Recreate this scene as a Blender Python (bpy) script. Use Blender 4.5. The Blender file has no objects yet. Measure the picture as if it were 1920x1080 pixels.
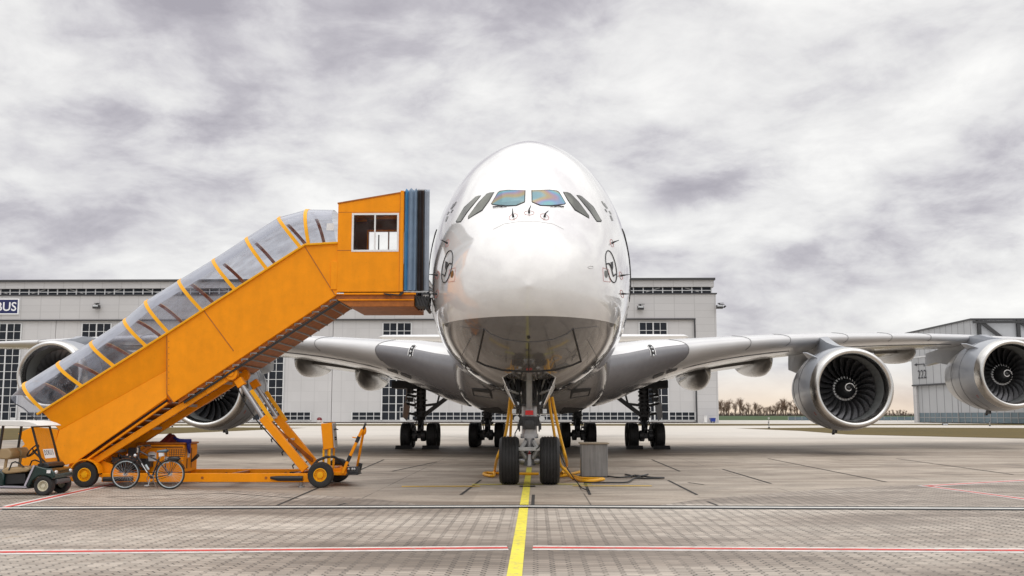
import bpy, bmesh, math, random
import numpy as np
from mathutils import Vector, Matrix
from mathutils.bvhtree import BVHTree

SC = bpy.context.scene
COL = SC.collection
PI = math.pi
R = math.radians

# ------------------------------------------------------------------ camera
F = 1897.0
CAM = Vector((0.155, 0.0, 1.846))
PITCH, YAW = R(7.14), R(1.30)
cd = bpy.data.cameras.new("camera")
cam = bpy.data.objects.new("camera", cd)
COL.objects.link(cam)
cam.location = CAM
cam.rotation_euler = (R(90) + PITCH, 0, YAW)
cd.sensor_width = 36
cd.lens = F / 1920 * 36
cd.clip_start, cd.clip_end = 0.2, 8000
SC.camera = cam
CR = cam.rotation_euler.to_matrix()

# ------------------------------------------------------------------ light
SUN_EL, SUN_AZ = R(72), R(150)      # azimuth clockwise from +Y
sd = bpy.data.lights.new("sun", 'SUN')
sd.energy, sd.angle, sd.color = 0.6, R(95), (1, .95, .88)
sun = bpy.data.objects.new("sun", sd)
COL.objects.link(sun)
sdir = Vector((math.sin(SUN_AZ) * math.cos(SUN_EL), math.cos(SUN_AZ) * math.cos(SUN_EL), math.sin(SUN_EL)))
sun.rotation_euler = sdir.to_track_quat('Z', 'Y').to_euler()
SC.view_settings.view_transform = 'Standard'
SC.view_settings.look = 'None'
SC.view_settings.gamma = 1
SC.view_settings.exposure = 0.42


class NT:
    """small helper for wiring nodes"""
    def __init__(s, tree):
        s.t = tree
        s.n = tree.nodes
    def lk(s, a, b):
        s.t.links.new(a, b)
    def put(s, sock, v):
        if v is None:
            return
        if hasattr(v, 'is_output'):
            s.lk(v, sock)
        else:
            sock.default_value = v
    def math(s, op, a, b=None, c=None, clamp=False):
        m = s.n.new('ShaderNodeMath')
        m.operation = op
        m.use_clamp = clamp
        for i, v in enumerate((a, b, c)):
            if v is not None:
                s.put(m.inputs[i], v)
        return m.outputs[0]
    def noise(s, vec, scale, detail=4, rough=.55, dist=0.0, dim='3D'):
        m = s.n.new('ShaderNodeTexNoise')
        m.noise_dimensions = dim
        if vec is not None:
            s.lk(vec, m.inputs['Vector'])
        m.inputs['Scale'].default_value = scale
        m.inputs['Detail'].default_value = detail
        m.inputs['Roughness'].default_value = rough
        m.inputs['Distortion'].default_value = dist
        return m.outputs[0]
    def ramp(s, fac, stops, interp='LINEAR'):
        m = s.n.new('ShaderNodeValToRGB')
        m.color_ramp.interpolation = interp
        e = m.color_ramp.elements
        while len(e) < len(stops):
            e.new(.5)
        for el, (p, c) in zip(e, stops):
            el.position = p
            el.color = (c, c, c, 1) if not hasattr(c, '__len__') else (c[0], c[1], c[2], 1)
        s.put(m.inputs[0], fac)
        return m.outputs[0]
    def mix(s, fac, a, b, mode='MIX'):
        m = s.n.new('ShaderNodeMix')
        m.data_type = 'RGBA'
        m.blend_type = mode
        s.put(m.inputs[0], fac)
        for sock, v in ((m.inputs[6], a), (m.inputs[7], b)):
            if not hasattr(v, 'is_output'):
                v = (v, v, v, 1) if not hasattr(v, '__len__') else (v[0], v[1], v[2], 1)
            s.put(sock, v)
        return m.outputs[2]
    def sep(s, vec):
        m = s.n.new('ShaderNodeSeparateXYZ')
        s.lk(vec, m.inputs[0])
        return m.outputs
    def comb(s, x, y, z):
        m = s.n.new('ShaderNodeCombineXYZ')
        for i, v in enumerate((x, y, z)):
            s.put(m.inputs[i], v)
        return m.outputs[0]
    def coords(s, which='Object'):
        return s.n.new('ShaderNodeTexCoord').outputs[which]
    def mapping(s, vec, scale=(1, 1, 1), loc=(0, 0, 0), rot=(0, 0, 0)):
        m = s.n.new('ShaderNodeMapping')
        s.lk(vec, m.inputs[0])
        m.inputs['Location'].default_value = loc
        m.inputs['Rotation'].default_value = rot
        m.inputs['Scale'].default_value = scale
        return m.outputs[0]
    def line(s, v, period, width, offset=0.0):
        """1 on thin lines repeated along v"""
        f = s.math('FRACT', s.math('ADD', s.math('DIVIDE', v, period), offset))
        d = s.math('ABSOLUTE', s.math('SUBTRACT', f, .5))
        return s.math('GREATER_THAN', d, .5 - width / period / 2)


# ------------------------------------------------------------------ sky: overcast, thin gaps of Nishita sky
W = bpy.data.worlds.new("World")
SC.world = W
W.use_nodes = True
n = NT(W.node_tree)
n.n.clear()
g = n.coords('Generated')
x, y, z = n.sep(g)[0:3]
az = n.math('ARCTAN2', x, y)
el = n.math('ARCSINE', n.math('MINIMUM', n.math('MAXIMUM', z, -1), 1))
zz = n.math('ADD', n.math('MAXIMUM', z, 0), .38)
p = n.comb(n.math('DIVIDE', x, zz), n.math('MULTIPLY', n.math('DIVIDE', y, zz), 1.0), n.math('MULTIPLY', z, 1.5))
p = n.mapping(p, loc=(3.1, 1.7, 0.4))
n1 = n.noise(p, 2.0, 8, .56, .5)
n2 = n.noise(p, 8.0, 8, .62, .4)
bl = n.math('ABSOLUTE', n.math('SUBTRACT', n.noise(p, 3.4, 6, .55, .2), .5))     # billows: crisp cauliflower edges
nv = n.math('ADD', n.math('MULTIPLY', n1, .72), n.math('ADD', n.math('MULTIPLY', n2, .24), n.math('MULTIPLY', bl, .40)))
# cloud banks: (azimuth, elevation, half-width, half-height, tilt, amount) in degrees
banks = [(-22, 24, 15, 4, .0, -.085), (-8, 18.0, 9, 2.2, -.1, -.05), (1, 23.5, 7, 2.5, .2, -.05),
         (-23, 14, 5, 2.2, 0, -.09), (-17, 13, 3, 2, 0, -.04), (-9, 16.0, 6, 2.4, .1, -.02), (5, 18.5, 5.5, 3.0, .2, .055),
         (-2.5, 19, 3, 1.6, .3, .05), (9.5, 12.4, 5.5, 1.0, .28, -.14), (22, 11, 6.5, 1.6, .18, -.13), (20, 17.5, 6, 2.4, .1, .02),
         (10, 22, 7, 2.0, .1, -.02), (-28, 11, 3.5, 1.6, 0, .09), (6, 10.5, 4, 1.3, .1, .09), (14, 8.5, 4, .8, .2, -.05),
         (-12, 10.5, 7, 1.6, 0, .05), (20, 7.5, 7, 1.0, .05, -.05), (-18, 18, 7, 2.2, 0, .06)]
acc = nv
wob = n.math('MULTIPLY', n.math('SUBTRACT', n2, .5), .085)
azw = n.math('ADD', az, wob)
elw = n.math('ADD', el, n.math('MULTIPLY', n.math('SUBTRACT', n1, .5), .10))
for a, e, sa, se, tl, am in banks:
    da = n.math('DIVIDE', n.math('SUBTRACT', azw, R(a)), R(sa))
    de = n.math('SUBTRACT', n.math('SUBTRACT', elw, R(e)), n.math('MULTIPLY', n.math('SUBTRACT', azw, R(a)), tl))
    de = n.math('DIVIDE', de, R(se))
    q = n.math('ADD', n.math('MULTIPLY', da, da), n.math('MULTIPLY', de, de))
    ex = n.math('POWER', 2.718, n.math('MULTIPLY', q, -1.0))
    acc = n.math('ADD', acc, n.math('MULTIPLY', ex, am))
cl = n.ramp(acc, [(.32, (.36, .34, .375)), (.39, (.475, .455, .485)), (.44, (.60, .585, .60)), (.495, (.71, .70, .695)), (.555, (.80, .79, .775)), (.65, (.93, .92, .89))])
# pale warm band low over the fields
low = n.math('SUBTRACT', 1, n.math('DIVIDE', n.math('MAXIMUM', el, 0), R(2.7)), clamp=True)
wz = n.math('POWER', 2.718, n.math('MULTIPLY', n.math('POWER', n.math('DIVIDE', n.math('SUBTRACT', az, R(14)), R(13)), 2), -1))
glow = n.math('MULTIPLY', n.math('POWER', low, 1.1), n.math('MULTIPLY', wz, .8))
pale = n.math('MULTIPLY', n.math('SUBTRACT', 1, n.math('DIVIDE', n.math('ABSOLUTE', el), R(9)), clamp=True), .45)
cl = n.mix(pale, cl, (.60, .59, .605))
cl = n.mix(glow, cl, (.86, .66, .46))
# an overcast dome is brighter overhead
up = n.math('ADD', .88, n.math('MULTIPLY', n.math('POWER', n.math('MAXIMUM', n.math('SUBTRACT', z, .42), 0), 1.0), 2.1))
sky = n.n.new('ShaderNodeTexSky')
sky.sky_type = 'NISHITA'
sky.sun_disc = False
sky.sun_elevation = SUN_EL
sky.sun_rotation = SUN_AZ
bg = n.n.new('ShaderNodeBackground')
bg.inputs['Strength'].default_value = .1
cl10 = n.mix(1, cl, n.comb(n.math('MULTIPLY', up, 10), n.math('MULTIPLY', up, 10), n.math('MULTIPLY', up, 10)), 'MULTIPLY')
n.lk(n.mix(.94, sky.outputs[0], cl10), bg.inputs[0])
n.lk(bg.outputs[0], n.n.new('ShaderNodeOutputWorld').inputs[0])


# ------------------------------------------------------------------ picture to place
def ray(px, py):
    return (CR @ Vector(((px - 960) / F, (540 - py) / F, -1))).normalized()

def at(px, py, Y):
    """the point at distance Y that the photo shows at px, py"""
    d = ray(px, py)
    return CAM + d * ((Y - CAM.y) / d.y)

def gnd(px, py, z=0.0):
    d = ray(px, py)
    return CAM + d * ((z - CAM.z) / d.z)

def pchip(xs, ys):
    xs = np.array(xs, float); ys = np.array(ys, float)
    h = np.diff(xs); dl = np.diff(ys) / h
    m = np.zeros(len(xs))
    for i in range(1, len(xs) - 1):
        if dl[i - 1] * dl[i] > 0:
            w1, w2 = 2 * h[i] + h[i - 1], h[i] + 2 * h[i - 1]
            m[i] = (w1 + w2) / (w1 / dl[i - 1] + w2 / dl[i])
    m[0], m[-1] = dl[0], dl[-1]
    def f(v):
        v = min(max(v, xs[0]), xs[-1])
        i = int(min(max(np.searchsorted(xs, v) - 1, 0), len(h) - 1))
        t = (v - xs[i]) / h[i]
        return float((1 + 2 * t) * (1 - t) ** 2 * ys[i] + t * (1 - t) ** 2 * h[i] * m[i] + t * t * (3 - 2 * t) * ys[i + 1] + t * t * (t - 1) * h[i] * m[i + 1])
    return f


# ------------------------------------------------------------------ materials
MATS = {}
def mat(name, col, rough=.5, metal=0.0, vary=.06, vscale=3.0, bump=0.0, bscale=40.0, coat=0.0, spec=.5, extra=None):
    m = bpy.data.materials.new(name)
    m.use_nodes = True
    t = NT(m.node_tree)
    b = t.n['Principled BSDF']
    co = t.coords()
    f = t.noise(co, vscale, 5, .6)
    k = t.ramp(f, [(.3, 1 - vary), (.7, 1 + vary)])
    c = t.mix(1, col, k, 'MULTIPLY')
    if extra:
        c = extra(t, co, c, b) or c
    t.lk(c, b.inputs['Base Color'])
    b.inputs['Roughness'].default_value = rough
    b.inputs['Metallic'].default_value = metal
    b.inputs['Coat Weight'].default_value = coat
    b.inputs['Coat Roughness'].default_value = .04
    b.inputs['Specular IOR Level'].default_value = spec
    if bump:
        bn = t.n.new('ShaderNodeBump')
        bn.inputs['Strength'].default_value = bump
        bn.inputs['Distance'].default_value = .02
        t.lk(t.noise(co, bscale, 3), bn.inputs['Height'])
        t.lk(bn.outputs[0], b.inputs['Normal'])
    MATS[name] = m
    return m


# ------------------------------------------------------------------ mesh builder
class MB:
    def __init__(s):
        s.v, s.f, s.m = [], [], []
    def add(s, vs, fs, mi=0):
        o = len(s.v)
        s.v += [Vector(v) for v in vs]
        for f in fs:
            s.f.append([o + i for i in f])
            s.m.append(mi)
        return s
    def box(s, a, b, mi=0):
        (x0, y0, z0), (x1, y1, z1) = tuple(map(min, a, b)), tuple(map(max, a, b))
        vs = [(x0, y0, z0), (x1, y0, z0), (x1, y1, z0), (x0, y1, z0), (x0, y0, z1), (x1, y0, z1), (x1, y1, z1), (x0, y1, z1)]
        return s.add(vs, [(0, 3, 2, 1), (4, 5, 6, 7), (0, 1, 5, 4), (1, 2, 6, 5), (2, 3, 7, 6), (3, 0, 4, 7)], mi)
    def beam(s, p, q, w, h, mi=0, up=(0, 0, 1)):
        p, q = Vector(p), Vector(q)
        d = (q - p).normalized()
        u = Vector(up)
        r = d.cross(u)
        if r.length < 1e-4:
            r = d.cross(Vector((1, 0, 0)))
        r.normalize()
        u = r.cross(d)
        vs = []
        for c in (p, q):
            for a, b in ((-1, -1), (1, -1), (1, 1), (-1, 1)):
                vs.append(c + r * (a * w / 2) + u * (b * h / 2))
        return s.add(vs, [(0, 1, 2, 3), (7, 6, 5, 4), (0, 4, 5, 1), (1, 5, 6, 2), (2, 6, 7, 3), (3, 7, 4, 0)], mi)
    def tube(s, pts, r, n=8, mi=0, cap=True, closed=False):
        pts = [Vector(p) for p in pts]
        rs = r if hasattr(r, '__len__') else [r] * len(pts)
        o = len(s.v)
        N = len(pts)
        ref = None
        for i, p in enumerate(pts):
            if closed:
                d = pts[(i + 1) % N] - pts[i - 1]
            else:
                d = pts[min(i + 1, N - 1)] - pts[max(i - 1, 0)]
            if d.length < 1e-9:
                d = Vector((0, 0, 1))
            d.normalize()
            if ref is None:
                ref = Vector((0, 0, 1)) if abs(d.z) < .9 else Vector((1, 0, 0))
            a = (ref - d * ref.dot(d))
            if a.length < 1e-4:
                a = d.orthogonal()
            a.normalize()
            ref = a
            b = d.cross(a)
            for k in range(n):
                t = 2 * PI * k / n
                s.v.append(p + (a * math.cos(t) + b * math.sin(t)) * rs[i])
        for i in range(N if closed else N - 1):
            j = (i + 1) % N
            for k in range(n):
                k2 = (k + 1) % n
                s.f.append([o + i * n + k, o + i * n + k2, o + j * n + k2, o + j * n + k]); s.m.append(mi)
        if cap and not closed:
            s.f.append([o + k for k in range(n)][::-1]); s.m.append(mi)
            s.f.append([o + (N - 1) * n + k for k in range(n)]); s.m.append(mi)
        return s
    def lathe(s, prof, c=(0, 0, 0), axis='Y', n=48, mi=0, mis=None):
        """prof: (radius, distance along axis)"""
        c = Vector(c)
        o = len(s.v)
        for r, a in prof:
            for k in range(n):
                t = 2 * PI * k / n
                u, w = r * math.cos(t), r * math.sin(t)
                s.v.append(c + {'Y': Vector((u, a, w)), 'X': Vector((a, u, w)), 'Z': Vector((u, w, a))}[axis])
        for i in range(len(prof) - 1):
            for k in range(n):
                k2 = (k + 1) % n
                s.f.append([o + i * n + k, o + i * n + k2, o + (i + 1) * n + k2, o + (i + 1) * n + k])
                s.m.append(mis[i] if mis else mi)
        return s
    def loft(s, rings, mi=0, caps=True, closed=True):
        o = len(s.v)
        n = len(rings[0])
        for r in rings:
            s.v += [Vector(p) for p in r]
        for i in range(len(rings) - 1):
            for k in range(n if closed else n - 1):
                k2 = (k + 1) % n
                s.f.append([o + i * n + k, o + i * n + k2, o + (i + 1) * n + k2, o + (i + 1) * n + k])
                s.m.append(mi)
        if caps and closed:
            s.f.append([o + k for k in range(n)][::-1]); s.m.append(mi)
            s.f.append([o + (len(rings) - 1) * n + k for k in range(n)]); s.m.append(mi)
        return s
    def prism(s, poly, y0, y1, mi=0):
        """outline of (x, z) points pulled from y0 to y1"""
        n = len(poly)
        vs = [(p[0], y0, p[1]) for p in poly] + [(p[0], y1, p[1]) for p in poly]
        fs = [list(range(n)), list(range(2 * n - 1, n - 1, -1))]
        fs += [(k, k + n, (k + 1) % n + n, (k + 1) % n) for k in range(n)]
        return s.add(vs, fs, mi)
    def disc(s, c, r, axis='Y', n=32, mi=0):
        c = Vector(c)
        vs = []
        for k in range(n):
            t = 2 * PI * k / n
            u, w = r * math.cos(t), r * math.sin(t)
            vs.append(c + {'Y': Vector((u, 0, w)), 'X': Vector((0, u, w)), 'Z': Vector((u, w, 0))}[axis])
        return s.add(vs, [list(range(n))], mi)
    def ball(s, c, r, mi=0, n=10, sq=(1, 1, 1)):
        prof = [(max(r * math.sin(PI * i / n), 1e-4), -r * math.cos(PI * i / n)) for i in range(n + 1)]
        o = len(s.v)
        s.lathe(prof, (0, 0, 0), 'Z', 2 * n, mi)
        for i in range(o, len(s.v)):
            v = s.v[i]
            s.v[i] = Vector((v.x * sq[0], v.y * sq[1], v.z * sq[2])) + Vector(c)
        return s
    def rotate(s, M, c=(0, 0, 0), start=0):
        c = Vector(c)
        for i in range(start, len(s.v)):
            s.v[i] = M @ (s.v[i] - c) + c
        return s


def wloc(o):
    p = Vector((0, 0, 0))
    while o is not None:
        p += o.location
        o = o.parent
    return p

def obj(name, mb, mats, parent=None, sharp=35, bevel=0.0, loc=None, fix=True, smooth=True):
    me = bpy.data.meshes.new(name)
    base = wloc(parent) if parent is not None else Vector((0, 0, 0))
    if loc is not None:
        base = base + Vector(loc)
    me.from_pydata([tuple(v - base) for v in mb.v], [], mb.f)
    mats = mats if isinstance(mats, (list, tuple)) else [mats]
    for m in mats:
        me.materials.append(m)
    me.polygons.foreach_set('material_index', mb.m)
    if fix:
        bm = bmesh.new()
        bm.from_mesh(me)
        bmesh.ops.remove_doubles(bm, verts=bm.verts, dist=1e-5)
        bmesh.ops.recalc_face_normals(bm, faces=bm.faces)
        bm.to_mesh(me)
        bm.free()
    me.polygons.foreach_set('use_smooth', [smooth] * len(me.polygons))
    if smooth:
        me.set_sharp_from_angle(angle=R(sharp))
    o = bpy.data.objects.new(name, me)
    COL.objects.link(o)
    if parent is not None:
        o.parent = parent
    if loc is not None:
        o.location = loc
    if bevel:
        b = o.modifiers.new('bevel', 'BEVEL')
        b.width, b.segments, b.limit_method, b.angle_limit = bevel, 2, 'ANGLE', R(40)
        b.harden_normals = False
    return o

def tag(o, label, cat, group=None, kind=None):
    o['label'] = label
    o['category'] = cat
    if group:
        o['group'] = group
    if kind:
        o['kind'] = kind
    return o

def thing(name, label, cat, loc, group=None):
    o = bpy.data.objects.new(name, None)
    COL.objects.link(o)
    o.location = loc
    o.empty_display_size = .3
    return tag(o, label, cat, group)

def struct(name, mb, m, label, cat, kind='structure', **k):
    o = obj(name, mb, m, None, **k)
    return tag(o, label, cat, None, kind)

def text_mesh(body, size, xdir, updir, origin, thick=.02, align='LEFT', bold=0.0, spacing=1.0):
    """letters as a mesh builder lying in the plane of xdir and updir"""
    cu = bpy.data.curves.new('text', 'FONT')
    cu.body, cu.size, cu.extrude, cu.align_x, cu.offset = body, size, 0, align, bold
    cu.space_character = spacing
    cu.resolution_u = 3
    to = bpy.data.objects.new('text', cu)
    COL.objects.link(to)
    dg = bpy.context.evaluated_depsgraph_get()
    me = bpy.data.meshes.new_from_object(to.evaluated_get(dg))
    X, U = Vector(xdir).normalized(), Vector(updir).normalized()
    mb = MB()
    mb.add([Vector(origin) + X * v.co.x + U * v.co.y for v in me.vertices], [list(p.vertices) for p in me.polygons])
    bpy.data.objects.remove(to)
    bpy.data.meshes.remove(me)
    return mb


# ------------------------------------------------------------------ the material list
def m_white(t, co, c, b):
    # white upper paint, grey belly below the waterline
    xyz = t.sep(co)
    edge = t.math('ADD', 4.06, t.math('MULTIPLY', t.math('ADD', xyz[1], 5.0), .022))
    edge = t.math('MINIMUM', edge, 4.42)
    f = t.math('GREATER_THAN', xyz[2], edge)
    # light streaks of dirt along the skin
    dirt = t.noise(t.mapping(co, scale=(1.2, .25, 1.2)), 2.2, 6, .65)
    d = t.ramp(dirt, [(.35, .93), (.65, 1.0)])
    w = t.mix(1, c, d, 'MULTIPLY')
    gcol = t.mix(1, (.135, .128, .126), t.ramp(dirt, [(.3, .85), (.7, 1.05)]), 'MULTIPLY')
    return t.mix(f, gcol, w)
WHITE = mat('aircraft white', (.755, .75, .74), .14, coat=.9, vary=.01, bump=.05, bscale=.7, extra=m_white)
WINGC = mat('wing light grey', (.60, .60, .605), .22, vary=.04, vscale=1.2, coat=.5)
WINGW = mat('wing white', (.84, .84, .84), .2, vary=.03, coat=.5)
WINGD = mat('wing dark grey', (.19, .19, .205), .25, vary=.06, coat=.4)
BELLY = mat('belly grey', (.145, .138, .138), .2, vary=.08, coat=.6)
CANOE = mat('fairing grey', (.25, .245, .235), .25, vary=.06, coat=.5)
NACEL = mat('nacelle grey', (.29, .31, .345), .28, vary=.04, coat=.35, vscale=1.5)
LIP = mat('polished lip', (.66, .65, .63), .24, metal=1, vary=.03)
BARREL = mat('inlet liner', (.19, .20, .20), .45, vary=.05)
BLADE = mat('titanium blade', (.20, .20, .215), .28, metal=.85, vary=.1)
BLACK = mat('black', (.012, .012, .013), .45, vary=.1)
SPIN = mat('spinner black', (.01, .01, .011), .3, vary=.05)
MARK_HI = mat('marking and highlight white', (.85, .85, .85), .5, vary=.02)
LINE = mat('seam dark', (.02, .02, .022), .6)
SEAM = mat('panel seam', (.11, .11, .115), .5)
RUB = mat('tyre rubber', (.017, .016, .016), .62, vary=.25, vscale=8, bump=.15, bscale=60)
STEEL = mat('gear steel', (.42, .42, .43), .32, metal=.75, vary=.12, vscale=12)
GEARD = mat('gear dark', (.05, .05, .052), .45, metal=.3, vary=.25, vscale=10)
GEARG = mat('gear grey paint', (.42, .42, .41), .4, vary=.12, vscale=9)
BAY = mat('bay interior', (.03, .03, .03), .7, vary=.3)
REDP = mat('red block', (.75, .02, .02), .35)
LAMP = mat('lamp glass', (.75, .78, .8), .1, metal=.3)
def m_film(t, co, c, b):
    b.inputs['Thin Film IOR'].default_value = 1.6
    f = t.noise(co, 1.1, 1, .4, .3)
    t.lk(t.math('MULTIPLY_ADD', f, 420, 250), b.inputs['Thin Film Thickness'])
    return t.ramp(t.noise(co, 1.5, 0, .4, .2), [(.30, (.10, .20, .23)), (.40, (.21, .17, .08)), (.47, (.20, .15, .11)), (.53, (.18, .12, .18)), (.59, (.09, .16, .28)), (.66, (.07, .23, .26)), (.74, (.20, .16, .08))])
SCREEN = mat('coated windscreen', (.1, .1, .1), .06, metal=.75, extra=m_film, spec=.8)
PANE = mat('cockpit side pane', (.10, .105, .085), .08, metal=.3, vary=.2)
WINBLK = mat('cabin window', (.03, .03, .035), .1)
REDL = mat('probe ring red', (.45, .09, .07), .5)
def m_orange(t, co, c, b):
    d = t.noise(t.mapping(co, scale=(1, 1, 1)), 3.5, 6, .7)
    xyz = t.sep(co)
    st = t.noise(t.mapping(co, scale=(3, 3, .5)), 1.4, 4, .5)
    k = t.math('MULTIPLY', t.math('GREATER_THAN', t.noise(co, 38, 2), .735), .6)
    c2 = t.mix(1, c, t.ramp(t.math('MULTIPLY', t.math('ADD', d, st), .5), [(.36, .92), (.6, 1.02)]), 'MULTIPLY')
    return t.mix(k, c2, (.30, .12, .02))
ORANGE = mat('stair orange', (.93, .315, .001), .5, vary=.05, spec=.25, extra=m_orange)
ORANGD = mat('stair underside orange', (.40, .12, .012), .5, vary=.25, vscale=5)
YEL = mat('hoop yellow', (.86, .40, .004), .4, spec=.3)
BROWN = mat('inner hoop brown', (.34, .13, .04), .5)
TREAD = mat('grey tread', (.33, .33, .33), .55, vary=.2)
def m_plastic(name, col, tr, tint):
    m = bpy.data.materials.new(name)
    m.use_nodes = True
    t = NT(m.node_tree)
    b = t.n['Principled BSDF']
    out = t.n['Material Output']
    co = t.coords()
    sm = t.noise(t.mapping(co, scale=(.5, 2, .5)), 5, 4)
    b.inputs['Base Color'].default_value = (*col, 1)
    b.inputs['Roughness'].default_value = .1
    tb = t.n.new('ShaderNodeBsdfTransparent')
    tb.inputs[0].default_value = (*tint, 1)
    ms = t.n.new('ShaderNodeMixShader')
    fr = t.n.new('ShaderNodeFresnel')
    fr.inputs[0].default_value = 1.35
    f = t.math('ADD', t.math('MULTIPLY', fr.outputs[0], .8), t.ramp(sm, [(.38, tr * .25), (.68, tr * 2.4)]), clamp=True)
    t.lk(f, ms.inputs[0])
    t.lk(tb.outputs[0], ms.inputs[1])
    t.lk(b.outputs[0], ms.inputs[2])
    t.lk(ms.outputs[0], out.inputs[0])
    return m
PLASTIC = m_plastic('clear plastic', (.34, .36, .42), .13, (.78, .79, .83))
PANEG = m_plastic('clear pane', (.3, .3, .3), .03, (.95, .95, .95))
CGLASS = m_plastic('cart windscreen', (.25, .2, .15), .06, (.88, .87, .84))
BEL1 = mat('bellows blue', (.07, .26, .50), .6, vary=.15)
BEL2 = mat('bellows grey blue', (.22, .30, .40), .6, vary=.12)
BEL3 = mat('bellows dark', (.08, .075, .08), .7, vary=.4)
BEL4 = mat('bellows edge grey', (.27, .31, .37), .6, vary=.1)
IWHITE = mat('white cover', (.78, .78, .78), .5)
DARKIN = mat('dark interior', (.12, .055, .03), .7)
ALU = mat('aluminium frame', (.55, .56, .57), .35, metal=.6)
GREEN = mat('cart dark green', (.002, .022, .02), .2, coat=.4)
CREAM = mat('cart roof', (.74, .73, .70), .4, vary=.04)
BEIGE = mat('seat vinyl', (.36, .25, .13), .5, vary=.1)
RIMW = mat('cart rim', (.62, .58, .45), .4)
GREYP = mat('grey plastic', (.09, .09, .095), .5)
PAPER = mat('paper', (.80, .80, .80), .7)
INK = mat('ink', (.04, .04, .05), .7)
FRAMEB = mat('bicycle black', (.012, .012, .016), .25, coat=.5)
RIMB = mat('bicycle rim', (.45, .52, .55), .3, metal=.4)
BLUE = mat('blue cloth', (.02, .025, .22), .8)
REDC = mat('dark red cloth', (.13, .012, .01), .8, vary=.3)
HOSE = mat('yellow hose', (.85, .42, .01), .45)
def m_cab(t, co, c, b):
    z = t.sep(co)[2]
    st = t.noise(t.mapping(co, scale=(9, 9, .6)), 1.5, 5, .6)
    return t.mix(1, c, t.ramp(st, [(.3, .72), (.7, 1.1)]), 'MULTIPLY')
CABIN = mat('grey steel cabinet', (.30, .295, .29), .45, metal=.2, extra=m_cab)
GLASSD = mat('hangar glass', (.022, .026, .034), .35, spec=.15, vary=.3, vscale=.15)
def m_clad(pw, ph, ox=0, dk=.82):
    def f(t, co, c, b):
        x, y, z = t.sep(co)[0:3]
        g = t.math('MAXIMUM', t.line(x, pw, .22, ox), t.line(z, ph, .10))
        cell = t.comb(t.math('FLOOR', t.math('DIVIDE', x, pw)), t.math('FLOOR', t.math('DIVIDE', z, ph)), 0)
        wn = t.n.new('ShaderNodeTexWhiteNoise')
        t.lk(cell, wn.inputs[0])
        c = t.mix(1, c, t.ramp(wn.outputs[0], [(0, .965), (1, 1.03)]), 'MULTIPLY')
        return t.mix(t.math('MULTIPLY', g, 1 - dk), c, (.1, .1, .1))
    return f
CLAD = mat('hangar cladding', (.55, .545, .55), .5, vary=.04, vscale=.08, extra=m_clad(4.6, 1.6))
DOORC = mat('hangar door cladding', (.58, .575, .58), .5, vary=.04, vscale=.08, extra=m_clad(3.1, 2.4, .3, .9))
def m_seam2(t, co, c, b):
    y = t.sep(co)[1]
    return t.mix(t.math('MULTIPLY', t.line(y, 3.4, .28), .6), c, (.05, .05, .06))
DOOR2 = mat('ribbed door', (.42, .43, .445), .5, vary=.08, vscale=.1, extra=m_seam2)
WFRAME = mat('white window frame', (.66, .67, .68), .45)
ROOFD = mat('dark eaves', (.05, .05, .055), .5)
SIGNB = mat('navy sign', (.006, .012, .09), .35)
NAVYT = mat('sign white', (.85, .87, .9), .4)
FENCEM = mat('blue grey fence', (.12, .17, .20), .4, vary=.15, vscale=.4)
BARK = mat('bare branches', (.20, .125, .08), .8, vary=.2)
BINB = mat('blue skip', (.01, .04, .30), .4)
SHRUB = mat('brown scrub', (.115, .085, .075), .9, vary=.3)
POLE = mat('post grey', (.35, .35, .35), .5)

# ================================================================== GROUND
def ground_mat(name, f, rough=.75):
    m = bpy.data.materials.new(name)
    m.use_nodes = True
    t = NT(m.node_tree)
    b = t.n['Principled BSDF']
    b.inputs['Roughness'].default_value = rough
    b.inputs['Specular IOR Level'].default_value = .35
    c = f(t, t.coords(), b)
    t.lk(c, b.inputs['Base Color'])
    return m

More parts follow.
